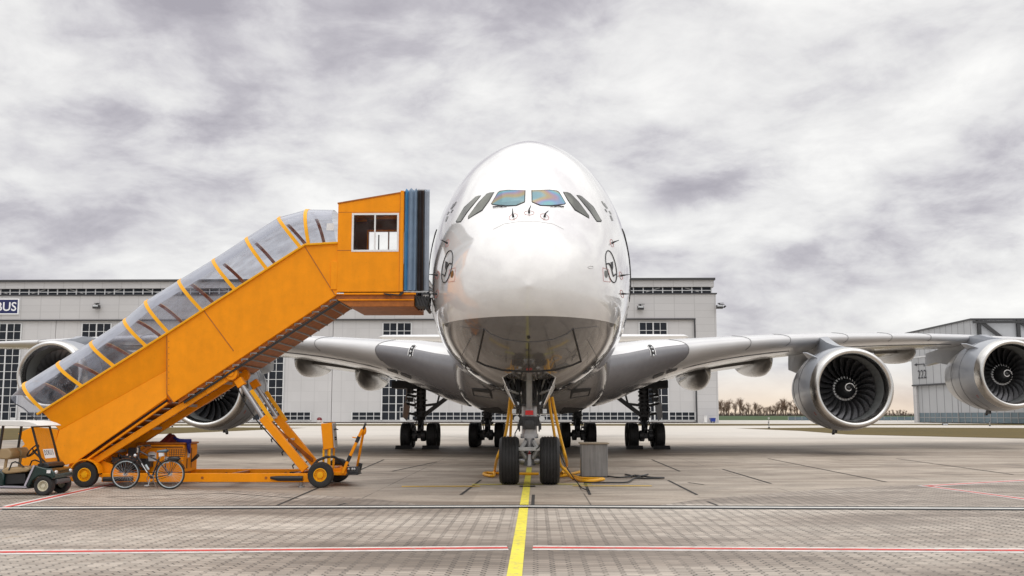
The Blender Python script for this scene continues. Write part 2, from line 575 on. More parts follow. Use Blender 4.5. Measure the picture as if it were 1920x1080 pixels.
def f_concrete(t, co, b):
    x, y, z = t.sep(co)[0:3]
    big = t.noise(t.mapping(co, scale=(.018, .11, 1)), 1.0, 5, .6, .4)
    mid = t.noise(t.mapping(co, scale=(.22, .9, 1)), 1.0, 6, .65, .6)
    fine = t.noise(co, 14, 4, .7)
    sx, sy = t.math('FLOOR', t.math('DIVIDE', t.math('ADD', x, 1.2), 5.0)), t.math('FLOOR', t.math('DIVIDE', y, 5.0))
    wn = t.n.new('ShaderNodeTexWhiteNoise')
    t.lk(t.comb(sx, sy, 0), wn.inputs[0])
    c = t.ramp(t.math('ADD', t.math('MULTIPLY', big, .55), t.math('MULTIPLY', mid, .45)),
               [(.33, (.13, .10, .075)), (.44, (.245, .198, .155)), (.52, (.365, .308, .25)), (.62, (.50, .435, .36))])
    c = t.mix(1, c, t.ramp(wn.outputs[0], [(0, .90), (1, 1.07)]), 'MULTIPLY')
    c = t.mix(1, c, t.ramp(fine, [(.3, .80), (.7, 1.14)]), 'MULTIPLY')
    # tyre and fuel stains near the parking spot, plus painted under-plane shade
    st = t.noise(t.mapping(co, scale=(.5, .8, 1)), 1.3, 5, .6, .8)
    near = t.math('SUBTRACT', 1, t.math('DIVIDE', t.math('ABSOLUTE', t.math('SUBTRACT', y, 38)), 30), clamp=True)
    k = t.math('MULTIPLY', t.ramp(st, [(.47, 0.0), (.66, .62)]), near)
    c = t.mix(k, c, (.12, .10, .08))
    spot = t.math('GREATER_THAN', t.noise(co, .9, 3, .6), .70)
    c = t.mix(t.math('MULTIPLY', spot, .35), c, (.10, .085, .07))
    jw = t.noise(co, .35, 2)
    j = t.math('MAXIMUM', t.line(t.math('ADD', x, 1.2), 5.0, .035, .5), t.line(y, 5.0, .05, .5))
    j = t.math('MULTIPLY', j, t.ramp(jw, [(.42, .1), (.55, .85)]))
    far = t.math('SUBTRACT', 1, t.math('DIVIDE', y, 120), clamp=True)
    c = t.mix(t.math('MULTIPLY', j, far), c, (.05, .045, .04))
    # pale taxiway further out
    pal = t.math('DIVIDE', t.math('SUBTRACT', y, 62), 30, clamp=True)
    return t.mix(t.math('MULTIPLY', pal, .72), c, (.60, .57, .52))
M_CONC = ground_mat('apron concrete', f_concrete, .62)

def f_paver(t, co, b):
    x, y, z = t.sep(co)[0:3]
    PW, PH = .205, .165
    v = t.math('DIVIDE', y, PH)
    tri = t.math('ABSOLUTE', t.math('SUBTRACT', t.math('FRACT', v), .5))
    tri = t.math('MINIMUM', t.math('MAXIMUM', tri, .12), .38)
    u = t.math('ADD', t.math('DIVIDE', x, PW), t.math('MULTIPLY', tri, .95))
    fu = t.math('FRACT', u)
    colm = t.math('FLOOR', u)
    j1 = t.math('GREATER_THAN', t.math('ABSOLUTE', t.math('SUBTRACT', fu, .5)), .448)
    v2 = t.math('ADD', v, t.math('MULTIPLY', t.math('MODULO', t.math('ABSOLUTE', colm), 2), .5))
    v2 = t.math('DIVIDE', v2, 1.0)
    j2 = t.math('GREATER_THAN', t.math('ABSOLUTE', t.math('SUBTRACT', t.math('FRACT', v2), .5)), .452)
    wn = t.n.new('ShaderNodeTexWhiteNoise')
    t.lk(t.comb(colm, t.math('FLOOR', v2), 0), wn.inputs[0])
    big = t.noise(t.mapping(co, scale=(.12, .4, 1)), 1.0, 5, .6, .5)
    fine = t.noise(co, 55, 3, .7)
    c = t.ramp(big, [(.33, (.17, .14, .113)), (.45, (.285, .24, .20)), (.53, (.375, .325, .275)), (.64, (.47, .418, .36))])
    c = t.mix(1, c, t.ramp(wn.outputs[0], [(0, .78), (1, 1.14)]), 'MULTIPLY')
    c = t.mix(1, c, t.ramp(fine, [(.3, .88), (.7, 1.1)]), 'MULTIPLY')
    grime = t.noise(t.mapping(co, scale=(.8, .5, 1)), 1.1, 4, .6)
    g1 = t.ramp(grime, [(.36, .5), (.54, 1.0)])
    j = t.math('MAXIMUM', j1, t.math('MULTIPLY', j2, .6))
    c = t.mix(t.math('MULTIPLY', j, g1), c, (.035, .03, .026))
    patch = t.ramp(t.noise(t.mapping(co, scale=(.16, .3, 1), loc=(3, 8, 0)), 1.0, 6, .7, .8), [(.52, 0.0), (.64, .45)])
    c = t.mix(patch, c, (.17, .14, .115))
    tyre = t.math('MULTIPLY', t.ramp(t.noise(t.mapping(co, scale=(.05, 1.6, 1), rot=(0, 0, .12)), 1.0, 4, .55, .3), [(.58, 0.0), (.66, .4)]), 1.0)
    c = t.mix(tyre, c, (.14, .12, .10))
    oil = t.math('GREATER_THAN', t.noise(co, 1.3, 3, .55), .735)
    c = t.mix(t.math('MULTIPLY', oil, .5), c, (.07, .06, .05))
    sand = t.math('GREATER_THAN', t.noise(co, .55, 5, .65), .69)
    c = t.mix(t.math('MULTIPLY', sand, .35), c, (.36, .27, .18))
    bn = t.n.new('ShaderNodeBump')
    bn.inputs['Strength'].default_value = .5
    bn.inputs['Distance'].default_value = .006
    t.lk(t.math('SUBTRACT', 1, j), bn.inputs['Height'])
    t.lk(bn.outputs[0], b.inputs['Normal'])
    return c
M_PAVE = ground_mat('paving stones', f_paver, .65)

def f_grass(lo, hi):
    def f(t, co, b):
        a = t.noise(t.mapping(co, scale=(.05, .45, 1)), 1.2, 6, .75)
        d = t.noise(co, 2.2, 5, .75)
        c = t.ramp(t.math('ADD', t.math('MULTIPLY', a, .5), t.math('MULTIPLY', d, .5)), [(.35, lo), (.62, hi)])
        return c
    return f
M_GRASS = ground_mat('dry grass', f_grass((.030, .026, .004), (.14, .092, .013)), .9)
M_FIELD = ground_mat('green field', f_grass((.018, .045, .010), (.05, .085, .025)), .9)

def sheet(poly, z):
    """flat outline, pulled apart into one n-gon at height z"""
    return MB().add([(p[0], p[1], z) for p in poly], [list(range(len(poly)))])

mb = MB()
mb.add([(-3000, -400, 0), (3000, -400, 0), (3000, 6000, 0), (-3000, 6000, 0)], [(0, 1, 2, 3)])
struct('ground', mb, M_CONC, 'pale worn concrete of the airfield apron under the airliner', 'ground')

# paved foreground, its far edge bending away on both sides of the concrete stand
G = lambda px, py: tuple(gnd(px, py)[:2])
edge = [(-1400, 915), (-500, 915), (180, 915), (330, 917), (470, 921), (600, 929), (720, 938), (800, 948),
        (1235, 948), (1300, 938), (1420, 927), (1560, 916), (1730, 909), (2000, 900), (2900, 890)]
poly = [(-14, -8), (14, -8)] + [G(*e) for e in edge][::-1]
poly[0] = (-40, -8); poly[1] = (40, -8)
struct('pavement', sheet(poly, .004), M_PAVE, 'interlocking grey paving stones across the whole foreground', 'pavement')

# grass verges
struct('grass_verge', sheet([G(1380, 803.2), G(1500, 808), G(1590, 815), G(1920, 822.5), G(3000, 836), G(3000, 802), G(1920, 802.5), G(1600, 801.2)], .006), M_GRASS,
       'brown grass strip right of the taxiway below the outer engine', 'grass verge')
struct('grass_verge', sheet([G(-700, 836), G(0, 826), G(300, 814), G(460, 807.5), G(575, 802.2), G(400, 801.0), G(0, 803), G(-700, 806)], .006), M_GRASS,
       'brown grass wedge seen under the orange stair canopy', 'grass verge')
struct('grass_verge', sheet([G(-900, 798.6), G(1352, 798.3), G(1700, 797.3), G(2600, 798), G(2600, 794.6), G(1352, 794.9), G(-900, 796.0)], .006), M_GRASS,
       'thin brown grass line in front of the long pale hangar', 'grass verge')
mb = MB()
mb.add([(40, 345, .01), (900, 345, .01), (900, 430, 1.35), (40, 430, 1.35), (900, 700, 1.4), (40, 700, 1.4)], [(0, 1, 2, 3), (3, 2, 4, 5)])
mb.add([(-900, 345, .01), (-190, 345, .01), (-190, 430, 1.35), (-900, 430, 1.35), (-190, 700, 1.4), (-900, 700, 1.4)], [(0, 1, 2, 3), (3, 2, 4, 5)])
struct('field', mb, M_FIELD, 'dark green field bank rising to the bare tree line', 'field')

# painted lines
def f_paint(col, wear):
    def f(t, co, b):
        a = t.noise(t.mapping(co, scale=(1, 1, 1)), 7, 6, .75)
        k = t.ramp(a, [(.60 - wear * .25, 0.0), (.70, .8)])
        dirt = t.ramp(t.noise(t.mapping(co, scale=(.9, .5, 1)), 1.1, 5, .65), [(.35, .86), (.62, 1.0)])
        return t.mix(1, t.mix(k, col, (.30, .265, .225)), dirt, 'MULTIPLY')
    return f
M_YL = ground_mat('yellow road paint', f_paint((.78, .68, .07), .4), .6)
M_YT = ground_mat('amber road paint', f_paint((.82, .52, .03), .3), .6)
M_RL = ground_mat('red road paint', f_paint((.60, .05, .04), .45), .6)
M_WL = ground_mat('white road paint', f_paint((.66, .63, .60), .45), .6)
M_SLOT = mat('drain slot', (.01, .01, .01), .8)
M_DRAIN = mat('drain steel', (.56, .55, .52), .5, vary=.1)
M_JOINT = mat('tar joint', (.03, .027, .024), .85)

def strip(pts, w, z, mb=None):
    mb = mb or MB()
    pts = [Vector((p[0], p[1], z)) for p in pts]
    L, Rr = [], []
    for i, p in enumerate(pts):
        d = pts[min(i + 1, len(pts) - 1)] - pts[max(i - 1, 0)]
        d.normalize()
        nn = Vector((-d.y, d.x, 0)) * w / 2
        L.append(p + nn); Rr.append(p - nn)
    o = len(pts)
    mb.add(L + Rr, [(i, i + 1, o + i + 1, o + i) for i in range(o - 1)])
    return mb
def run(a, b, k=6):
    return [(a[0] + (b[0] - a[0]) * i / k, a[1] + (b[1] - a[1]) * i / k) for i in range(k + 1)]

cl0, cl1 = gnd(964.5, 1080), gnd(992, 880)
dirl = (cl1 - cl0)
c_near, c_far = cl0 - dirl * 1.6, cl1 + dirl * .05
struct('yellow_guide_line', strip(run(c_near, c_far), .178, .010), M_YL, 'broad yellow guide line leading to the nose wheels', 'road marking')
def redline(a, b, w, label):
    mb = strip(run(a, b), w, .0085)
    o = struct('red_white_line', mb, M_WL, label, 'road marking')
    c = obj('red_stripe', strip(run(a, b), w * .36, .0125), M_RL, o)
    return o
redline(gnd(-500, 1041), gnd(952, 1028.5), .46, 'red and white line crossing the paving left of the yellow line')
redline(gnd(999, 1028), gnd(2500, 1037), .46, 'red and white line crossing the paving right of the yellow line')
redline(gnd(-420, 1046), gnd(262, 897), .36, 'slanting red and white line running under the golf cart and stair')
redline(gnd(1731, 911), gnd(2300, 987), .36, 'red and white line forming the near side of the corner at right')
redline(gnd(1738, 911.5), gnd(2400, 874), .46, 'red and white line forming the far side of the corner at right')
# slot drain
def drain(a, b, label):
    o = struct('slot_drain', strip(run(a, b, 3), .74, .010), M_SLOT, label, 'drain')
    obj('drain_cover', strip(run(a, b, 3), .26, .0145), M_DRAIN, o)
drain(gnd(-700, 956), gnd(992, 950.2), 'long slot drain with black edges left of the yellow line')
drain(gnd(992, 950.2), gnd(2700, 958.5), 'long slot drain with black edges right of the yellow line')
# thin marks across the stand
struct('stop_mark', strip(run(gnd(753, 912.5), gnd(900, 912)), .24, .009), M_YT, 'thin amber stop mark left of the nose wheels', 'road marking')
struct('stop_mark', strip(run(gnd(1074, 911.5), gnd(1222, 911.5)), .24, .009), M_YT, 'thin amber stop mark right of the nose wheels, before the cabinet', 'road marking')
struct('stop_mark', strip(run(gnd(885, 908.5), gnd(1110, 908)), .24, .0075), M_YL, 'thin yellow stop mark right under the nose wheels', 'road marking')
struct('stop_mark', strip(run(gnd(974, 912.5), gnd(1004, 912.5)), .38, .0135), M_SLOT, 'short black bar across the yellow guide line', 'road marking')
mb = MB()
for a, b in (((902, 900), (864, 928)), ((1253, 901), (1307, 928)), ((1355, 880), (1446, 907)), ((1290, 905), (1320, 909)), ((1440, 860), (1662, 904)),
             ((1680, 860), (1900, 890)), ((1222, 862), (1275, 884)), ((1092, 893), (1106, 928)), ((720, 862), (520, 948)), ((1000, 928), (999, 948)),
             ((1326, 941), (1345, 948)), ((634, 948), (648, 944)), ((820, 866), (735, 884)), ((200, 933), (420, 925)), ((420, 925), (560, 935))):
    p0, p1 = gnd(*a), gnd(*b)
    strip(run(p0, p1, 2), .07, .0072, mb)
struct('tar_joint', mb, M_JOINT, 'dark tar joints between the concrete slabs of the stand', 'pavement joint')

# ================================================================== HANGAR
HY = 232.0
H = lambda px, py, Y=HY: at(px, py, Y)
XR = H(1348, 790).x
XL = -185.0
zt, zm, zl = H(700, 553).z, H(700, 598).z, 0.0
ztop = H(700, 522).z
hg = thing('hangar', 'long pale grey aircraft hangar behind the airliner with tall dark window columns', 'hangar', (0, HY, 0))
xrd = H(1306, 790).x
mb = MB()
mb.box((XL, HY, zm), (XR, HY + 90, zt))                       # band above the doors
mb.box((xrd, HY, 0), (XR, HY + 90, zm))                       # corner pier
obj('wall', mb, CLAD, hg)
xru = H(1340, 540).x
za, zb = H(700, 538.5).z, H(700, 552).z
mb = MB()
mb.box((XL, HY + 1, za), (xru, HY + 89, ztop - .5))
mb.box((XL, HY + 2.2, zt), (xru - .4, HY + 88, za))
obj('clerestory_wall', mb, CLAD, hg)
mb = MB()
mb.box((XL, HY + .5, ztop - .5), (xru + .3, HY + 89.5, ztop))
mb.box((XL, HY - .25, zt - .02), (XR + .25, HY + 90, zt + .25))
mb.box((XL, HY - .12, zm - .32), (xrd + .3, HY + .3, zm))
mb.box((xrd - .05, HY - .1, 0), (xrd + .25, HY + .3, zm - .32))
obj('roof_edge', mb, ROOFD, hg)
# clerestory glazing
g = obj('clerestory_window', MB().box((XL, HY + 1.6, zt + .25), (xru - .5, HY + 2.0, za - .02)), GLASSD, hg)
mb = MB()
step = (H(1320, 540).x - H(1300, 540).x) * .92
xx = xru - .5
while xx > XL:
    mb.box((xx - .12, HY + 1.45, zt + .25), (xx + .12, HY + 1.6, za - .03))
    xx -= step
zc = (zt + .25 + za) / 2
mb.box((XL, HY + 1.5, zc - .09), (xru - .5, HY + 1.58, zc + .09))
obj('window_frame', mb, WFRAME, g)
mb = MB()
xx = xru - 5
k = 0
while xx > XL:
    s = 1 if k % 2 else -1
    mb.beam((xx - 1.6 * s, HY + 1.52, zt + .7), (xx + 1.6 * s, HY + 1.52, za - .15), .22, .05, up=(0, 1, 0))
    xx -= step * 4; k += 1
obj('roof_brace', mb, POLE, g)
# sliding doors
edges = [XL] + [H(px, 700).x for px in (-260, -70, 98, 340, 622, 866, 1106, 1306)]
for a, b in zip(edges, edges[1:]):
    obj('door_leaf', MB().box((a + .06, HY + .5, .2), (b - .06, HY + 1.1, zm - .3)), DOORC, hg)
obj('door_backing', MB().box((XL, HY + 1.2, 0), (xrd, HY + 1.5, zm)), DARKIN, hg)
def glazed(x0, x1, z0, z1, nx, nz, mid=None, fy=HY + .5):
    p = obj('door_window', MB().box((x0, fy - .12, z0), (x1, fy - .04, z1)), GLASSD, hg)
    mb = MB()
    for i in range(nx + 1):
        xx = x0 + (x1 - x0) * i / nx
        w = .30 if (i in (0, nx) or i == mid) else .13
        mb.box((xx - w / 2, fy - .22, z0), (xx + w / 2, fy - .125, z1))
    for j in range(nz + 1):
        q = z0 + (z1 - z0) * j / nz
        w = .13
        mb.box((x0 + .01, fy - .19, q - w / 2), (x1 - .01, fy - .123, q + w / 2))
    obj('window_frame', mb, WFRAME, p)
for px0, px1 in ((-152, -98), (-21, 33.5), (148, 203), (475, 531), (716, 770), (956, 1010), (1200, 1253)):
    x0, x1 = H(px0, 700).x, H(px1, 700).x
    glazed(x0, x1, .62, zm - .9, 4, 12, 2)
for px0, px1, nx in ((35, 146, 8), (531, 582, 4), (659, 714, 4), (772, 954, 14), (1012, 1198, 14), (1255, 1304, 4)):
    x0, x1 = H(px0, 780).x, H(px1, 780).x
    glazed(x0, x1, .62, 2.45, nx, 2, None, HY + .49)
for px in (913, 1213, 22, 754):
    x0 = H(px, 780).x
    mb = MB()
    mb.box((x0 - .55, HY + .18, .3), (x0 - .45, HY + .30, 3.6)); mb.box((x0 + .85, HY + .18, .3), (x0 + .95, HY + .30, 3.6)); mb.box((x0 - .45, HY + .18, 3.5), (x0 + .85, HY + .30, 3.6))
    mb.box((x0 - .45, HY + .22, .3), (x0 + .85, HY + .28, 1.2))
    obj('wicket_door', mb, WFRAME, hg)
for px, py in ((181, 573), (1201, 575), (1349, 573), (-30, 573), (560, 573)):
    c = H(px, py, HY - .9)
    mb = MB()
    mb.box(c + Vector((-.7, -.6, -.7)), c + Vector((.7, .5, .1)))
    mb.beam(c + Vector((0, .9, .6)), c + Vector((0, -.3, .3)), .25, .25)
    mb.beam(c + Vector((-.5, -.3, .5)), c + Vector((.9, -.3, .55)), .12, .12)
    f = obj('floodlight', mb, GEARD, hg)
    obj('lamp', MB().box(c + Vector((-.6, -.75, -.25)), c + Vector((.6, -.602, 0))), LAMP, f)
c = H(1354, 574, HY - .9)
mb = MB()
mb.beam(c + Vector((-.4, 0, .4)), c + Vector((.55, 0, .4)), .15, .15)
mb.add([c + Vector((.1, 0, -.35)), c + Vector((.6, -.1, .2)), c + Vector((1.0, 0, 0)), c + Vector((.6, .1, -.4))], [(0, 1, 2, 3)])
obj('wind_cone', mb, GEARD, hg)
# sign at the left end
s0, s1 = H(-118, 588, HY - .15), H(35, 562, HY - .15)
sg = obj('hangar_sign', MB().box((s0.x, HY - .4, s0.z), (s1.x, HY - .02, s1.z)), SIGNB, hg)
mb = MB()
for a, b in (((s0.x - .25, HY - .42, s0.z - .25), (s1.x + .25, HY - .03, s0.z)), ((s0.x - .25, HY - .42, s1.z), (s1.x + .25, HY - .03, s1.z + .25)),
             ((s0.x - .25, HY - .42, s0.z), (s0.x, HY - .03, s1.z)), ((s1.x, HY - .42, s0.z), (s1.x + .25, HY - .03, s1.z))):
    mb.box(a, b)
obj('sign_border', mb, NAVYT, sg)
u0 = H(-1, 583.5)
mt = text_mesh('AIRBUS', 2.9, (1, 0, 0), (0, 0, 1), (H(32.5, 583).x, HY - .43, H(10, 583).z), align='RIGHT', bold=.035)
obj('sign_lettering', mt, NAVYT, sg)
# small white shed box and blue skip by the corner
b0 = H(1322, 793, 229)
t = thing('waste_skip', 'blue skip standing at the right corner of the long hangar', 'skip', (H(1337, 790).x, 230, 0))
mb = MB()
x0 = H(1332, 790, 230).x; x1 = H(1341, 790, 230).x
mb.prism([(x0 + .1, .35), (x1 - .1, .35), (x1, 1.0), (x0, 1.0)], 229.3, 231)
obj('skip_body', mb, BINB, t)
obj('skip_lid', MB().box((x0 - .05, 229.2, 1.0), (x1 + .05, 231.1, 1.12)), BINB, t)
mb = MB()
for xx in (x0 + .2, x1 - .3):
    mb.box((xx, 229.5, 0), (xx + .12, 229.7, .36)); mb.box((xx, 230.6, 0), (xx + .12, 230.8, .36))
obj('skip_foot', mb, GEARD, t)
t = thing('switch_cabinet', 'white upright cabinet beside the blue skip at the hangar corner', 'cabinet', (H(1322, 790, 230).x, 230, 0))
x0 = H(1320, 790, 230).x; x1 = H(1325.5, 790, 230).x
obj('cabinet_body', MB().box((x0, 229.6, .1), (x1, 230.4, 1.55)), IWHITE, t, bevel=.03)
obj('cabinet_roof', MB().box((x0 - .06, 229.5, 1.55), (x1 + .06, 230.5, 1.68)), WFRAME, t)
obj('plinth', MB().box((x0 + .03, 229.65, 0), (x1 - .03, 230.35, .1)), GEARD, t)

# ---------------- the second hangar, number 222
A = Vector((91.5, 248, 0)); B = Vector((101.5, 158, 0))
d2 = (B - A).normalized(); n2v = Vector((d2.y, -d2.x, 0))
if n2v.x < 0:
    n2v = -n2v
h2 = thing('hangar', 'grey ribbed hangar with the number 222 at the right edge', 'hangar', (91.5, 248, 0))
L2 = (B - A).length
def q2(u, v, z):
    return A + d2 * u + n2v * v + Vector((0, 0, z))
def box2(mb, u0, u1, v0, v1, z0, z1):
    i = len(mb.v)
    mb.box((u0, v0, z0), (u1, v1, z1))
    for k in range(i, len(mb.v)):
        mb.v[k] = q2(mb.v[k].x, mb.v[k].y, mb.v[k].z)
    return mb
zlin, zfas = 9.0, 15.4
obj('wall', box2(MB(), 0, L2, 0, 40, zlin, zfas), DOOR2, h2)
obj('corner_pier', box2(MB(), 0, 1.6, .02, 40, 0, zlin), CLAD, h2)
obj('roof_edge', box2(MB(), -.2, L2, -.12, 40.2, zfas, zfas + .3), WFRAME, h2)
obj('door_lintel', box2(MB(), 0, L2, -.25, .02, zlin - .35, zlin), ROOFD, h2)
nl = 5
for i in range(nl):
    u0, u1 = 1.7 + (L2 - 1.7) * i / nl, 1.7 + (L2 - 1.7) * (i + 1) / nl
    lf = obj('door_leaf', box2(MB(), u0 + .05, u1 - .05, .5 + .15 * (i % 2), .9 + .15 * (i % 2), 2.3, zlin - .36), DOOR2, h2)
    gl = obj('door_window', box2(MB(), u0 + .05, u1 - .05, .5 + .15 * (i % 2), .9 + .15 * (i % 2), .15, 2.29), FENCEM, h2)
    mb = MB()
    m_ = 7
    for j in range(m_ + 1):
        uu = u0 + .05 + (u1 - u0 - .1) * j / m_
        box2(mb, uu - .07, uu + .07, .40 + .15 * (i % 2), .49 + .15 * (i % 2), .15, 2.3)
    box2(mb, u0 + .05, u1 - .05, .42 + .15 * (i % 2), .48 + .15 * (i % 2), 1.15, 1.3)
    obj('window_frame', mb, POLE, gl)
mt = text_mesh('222', 2.9, d2, (0, 0, 1), q2(3.0, -.15, 10.4))
obj('number', mt, INK, h2)
mb = MB()
box2(mb, 2.2, 6.3, -.15, -.02, 13.7, 13.85)
mb.add([q2(1.5, -.15, 13.77), q2(2.8, -.15, 13.4), q2(2.8, -.15, 14.15)], [(0, 1, 2)])
box2(mb, 6.2, 6.35, -.15, -.02, 13.2, 13.85)
obj('arrow', mb, INK, h2)
# roof storey with trusses
xa = 97.4
obj('roof_storey', MB().box((xa, 227, zfas + .3), (xa + 130, 268, 22.8)), DOOR2, h2)
obj('roof', MB().box((xa - .3, 226.6, 22.801), (xa + 130, 268.3, 23.15)), ROOFD, h2)
xx = xa + 1.5
while xx < xa + 120:
    mb = MB()
    mb.box((xx - .35, 226.3, zfas + .3), (xx + .35, 226.9, 22.8))
    mb.beam((xx + .4, 226.5, 22.4), (xx + 8.0, 226.5, zfas + .8), .75, .3, up=(0, 1, 0))
    obj('roof_truss', mb, GEARD, h2)
    xx += 8.6
obj('roof_beam', MB().box((xa, 226.1, 22.0), (xa + 130, 226.29, 22.55)), GEARD, h2)

# ---------------- far fence, posts, trees
fx0, fx1 = at(1478, 787, 318).x, at(1716, 787, 318).x
t = thing('fence', 'low blue grey screen fence in front of the green field', 'fence', (fx0, 318, 0))
obj('fence_panel', MB().box((fx0, 318, .1), (fx1, 318.2, 1.25)), FENCEM, t)
mb = MB()
xx = fx0
while xx < fx1:
    mb.box((xx - .06, 317.85, 0), (xx + .06, 317.99, 1.32)); xx += 2.1
obj('fence_post', mb, POLE, t)
pole_at = [(1442, 803.5, 18, 'thin marker post with a pale top beside the grass strip'),
           (1441, 797.5, 5, 'squat dark taxiway marker lamp behind the marker post'),
           (1856, 799, 8, 'small marker post before the 222 hangar doors'),
           (323, 801, 23, 'thin marker post above the engine box of the stair')]
for px, py, hp, lb in pole_at:
    c = gnd(px, py)
    hgt = hp * c.y / F
    t = thing('marker_post', lb, 'marker post', (c.x, c.y, 0))
    obj('post', MB().tube([(c.x, c.y, 0), (c.x, c.y, hgt)], .05, 8), POLE, t)
    obj('post_head', MB().tube([(c.x, c.y, hgt), (c.x, c.y, hgt + .16)], .10, 8), IWHITE if hp > 15 else GEARD, t)
    obj('post_foot', MB().tube([(c.x, c.y, 0), (c.x, c.y, .18)], .14, 8), GEARD, t)
c = gnd(1772, 797.3)
t = thing('taxiway_light', 'low black taxiway light on the pale strip below the 222 hangar', 'taxiway light', (c.x, c.y, 0))
obj('light_body', MB().box((c.x - .5, c.y - .2, 0), (c.x + .5, c.y + .2, .35)), GEARD, t, bevel=.05)
obj('light_lens', MB().box((c.x - .4, c.y - .26, .1), (c.x + .4, c.y - .205, .25)), LAMP, t)

rng = random.Random(7)
def bare_tree(seed, h, spread):
    r = random.Random(seed)
    tr, cr = MB(), MB()
    tr.tube([(0, 0, 0), (r.uniform(-.05, .05) * h, 0, h * .3), (r.uniform(-.05, .05) * h, 0, h * .55)], [.030 * h, .022 * h, .012 * h], 6)
    def branch(p, d, ln, rad, lev):
        q = p + d * ln * .5 + Vector((r.uniform(-1, 1), r.uniform(-1, 1), r.uniform(0, 1))) * ln * .06
        e = q + (d + Vector((0, 0, .25))).normalized() * ln * .5
        cr.tube([p, q, e], [rad, rad * .75, rad * .45], 3, cap=False)
        if lev == 0:
            return
        for k in range(5 if lev > 1 else 4):
            s = r.uniform(.35, 1.0)
            st = p + (e - p) * s
            nd = (d + Vector((r.uniform(-1, 1), r.uniform(-1, 1), r.uniform(-.15, .8))) * .75).normalized()
            branch(st, nd, ln * r.uniform(.5, .72), max(rad * .5, .009), lev - 1)
    for k in range(15):
        zz = h * r.uniform(.08, .6)
        a = r.uniform(0, 2 * PI)
        d = Vector((math.cos(a) * spread, math.sin(a) * spread, r.uniform(1.0, 1.9))).normalized()
        branch(Vector((0, 0, zz)), d, h * r.uniform(.2, .32), .0055 * h, 3)
    return tr, cr
tree_meshes = []
for i in range(5):
    a, b = bare_tree(30 + i, 8.6, (.35, .5, .3, .55, .4)[i])
    ot, oc = obj('trunk', a, BARK, None, fix=False), obj('crown', b, BARK, None, fix=False, sharp=180)
    tree_meshes.append((ot.data, oc.data))
    bpy.data.objects.remove(ot); bpy.data.objects.remove(oc)
tr_ = random.Random(12)
tree_px, th, px = [], [], 1340
while px < 1545:
    tree_px.append(px)
    th.append((.98 + .22 * math.sin(px * .055 + 1.5) + tr_.uniform(-.18, .12)) * (.62 if tr_.random() < .18 else 1))
    px += tr_.uniform(4.0, 7.5) + (5 if tr_.random() < .12 else 0)
for px in (1650, 1657, 1663, 1668, 1675, 1683, 1688, 1694, 1699):
    tree_px.append(px)
    th.append(tr_.uniform(.30, .44))
for i, (px, s) in enumerate(zip(tree_px, th)):
    Y = 452 + (i * 37 % 5) * 4
    c = at(px, 782, Y)
    lab = 'bare leafless tree in the row along the far field bank' if px < 1600 else 'low bare tree on the horizon between the engine and the 222 hangar'
    t = thing('bare_tree', lab, 'tree', (c.x, Y, 1.36), 'bare trees along the far field' if px < 1600 else 'low trees at the horizon by the 222 hangar')
    t.rotation_euler = (0, 0, i * 1.7)
    t.scale = (s * 1.1, s * 1.1, s * .74)
    tm, cm = tree_meshes[i % 5]
    for nm, me in (('trunk', tm), ('crown', cm)):
        o = bpy.data.objects.new(nm, me)
        COL.objects.link(o)
        o.parent = t
# scrub under the trees
mb = MB()
for k in range(2600):
    px = rng.uniform(1340, 1720)
    Y = rng.uniform(448, 470)
    c = at(px, 781, Y)
    hh = rng.uniform(.5, 2.3) * (1 if px < 1560 else .8)
    a = rng.uniform(0, PI)
    w = rng.uniform(.06, .2)
    lean = Vector((rng.uniform(-.5, .5), rng.uniform(-.4, .4), 1)) * hh
    b = Vector((c.x, Y, 1.3))
    u = Vector((math.cos(a), math.sin(a), 0)) * w
    mb.add([b - u, b + u, b + lean], [(0, 1, 2)])
tag(obj('scrub', mb, SHRUB, None, fix=False, smooth=False), 'brown scrub filling the foot of the far tree row', 'scrub', kind='stuff')

# ================================================================== AIRLINER
NY = 22.5                                  # nose tip
GY = 27.5                                  # nose wheels
plane = thing('airliner', 'huge white double-deck airliner with a grey belly, parked nose-on', 'airplane', (0, GY, 0))
ZT, ZB, ZM = 10.85, 2.45, 6.0
f_top = pchip([0, .12, .35, .8, 1.5, 2.4, 3.4, 5, 7, 9, 11, 14, 46, 56, 66, 70.5], [4.72, 5.15, 5.55, 6.05, 6.55, 7.10, 7.95, 9.02, 9.95, 10.50, 10.74, 10.88, 10.88, 10.6, 10.0, 9.2])
f_bot = pchip([0, .12, .35, .8, 1.5, 2.4, 3.4, 5, 7, 10, 14, 42, 52, 62, 70.5], [4.72, 4.33, 4.02, 3.68, 3.32, 3.02, 2.80, 2.60, 2.49, 2.45, 2.45, 2.45, 3.3, 5.9, 8.3])
f_w = pchip([0, .12, .35, .8, 1.5, 2.5, 4, 6, 8, 10, 12.5, 15, 18, 44, 54, 64, 70.5], [0.001, .52, .88, 1.30, 1.78, 2.18, 2.55, 2.86, 3.06, 3.25, 3.44, 3.54, 3.57, 3.57, 3.0, 1.6, .4])
f_m = pchip([0, 1, 3, 6, 10, 14, 44, 70.5], [4.72, 4.78, 5.0, 5.68, 6.15, 6.2, 6.2, 8.9])
S_ROWS = [0.0, .012, .03, .06, .1, .15, .22, .3, .4, .52, .66, .82, 1.0, 1.2, 1.45, 1.7, 2.0, 2.3, 2.6, 2.9, 3.2, 3.5, 3.8, 4.05, 4.4, 4.8, 5.2, 5.6, 6.0, 6.4, 6.8,
          7.2, 7.6, 8, 8.5, 9, 9.5, 10, 10.6, 11.2, 12, 13, 14, 15, 17, 20, 24, 28, 32, 36, 40, 44, 46, 48, 50, 52, 54, 56, 58, 60, 62, 64, 66, 68, 69.5, 70.5]
NC = 144
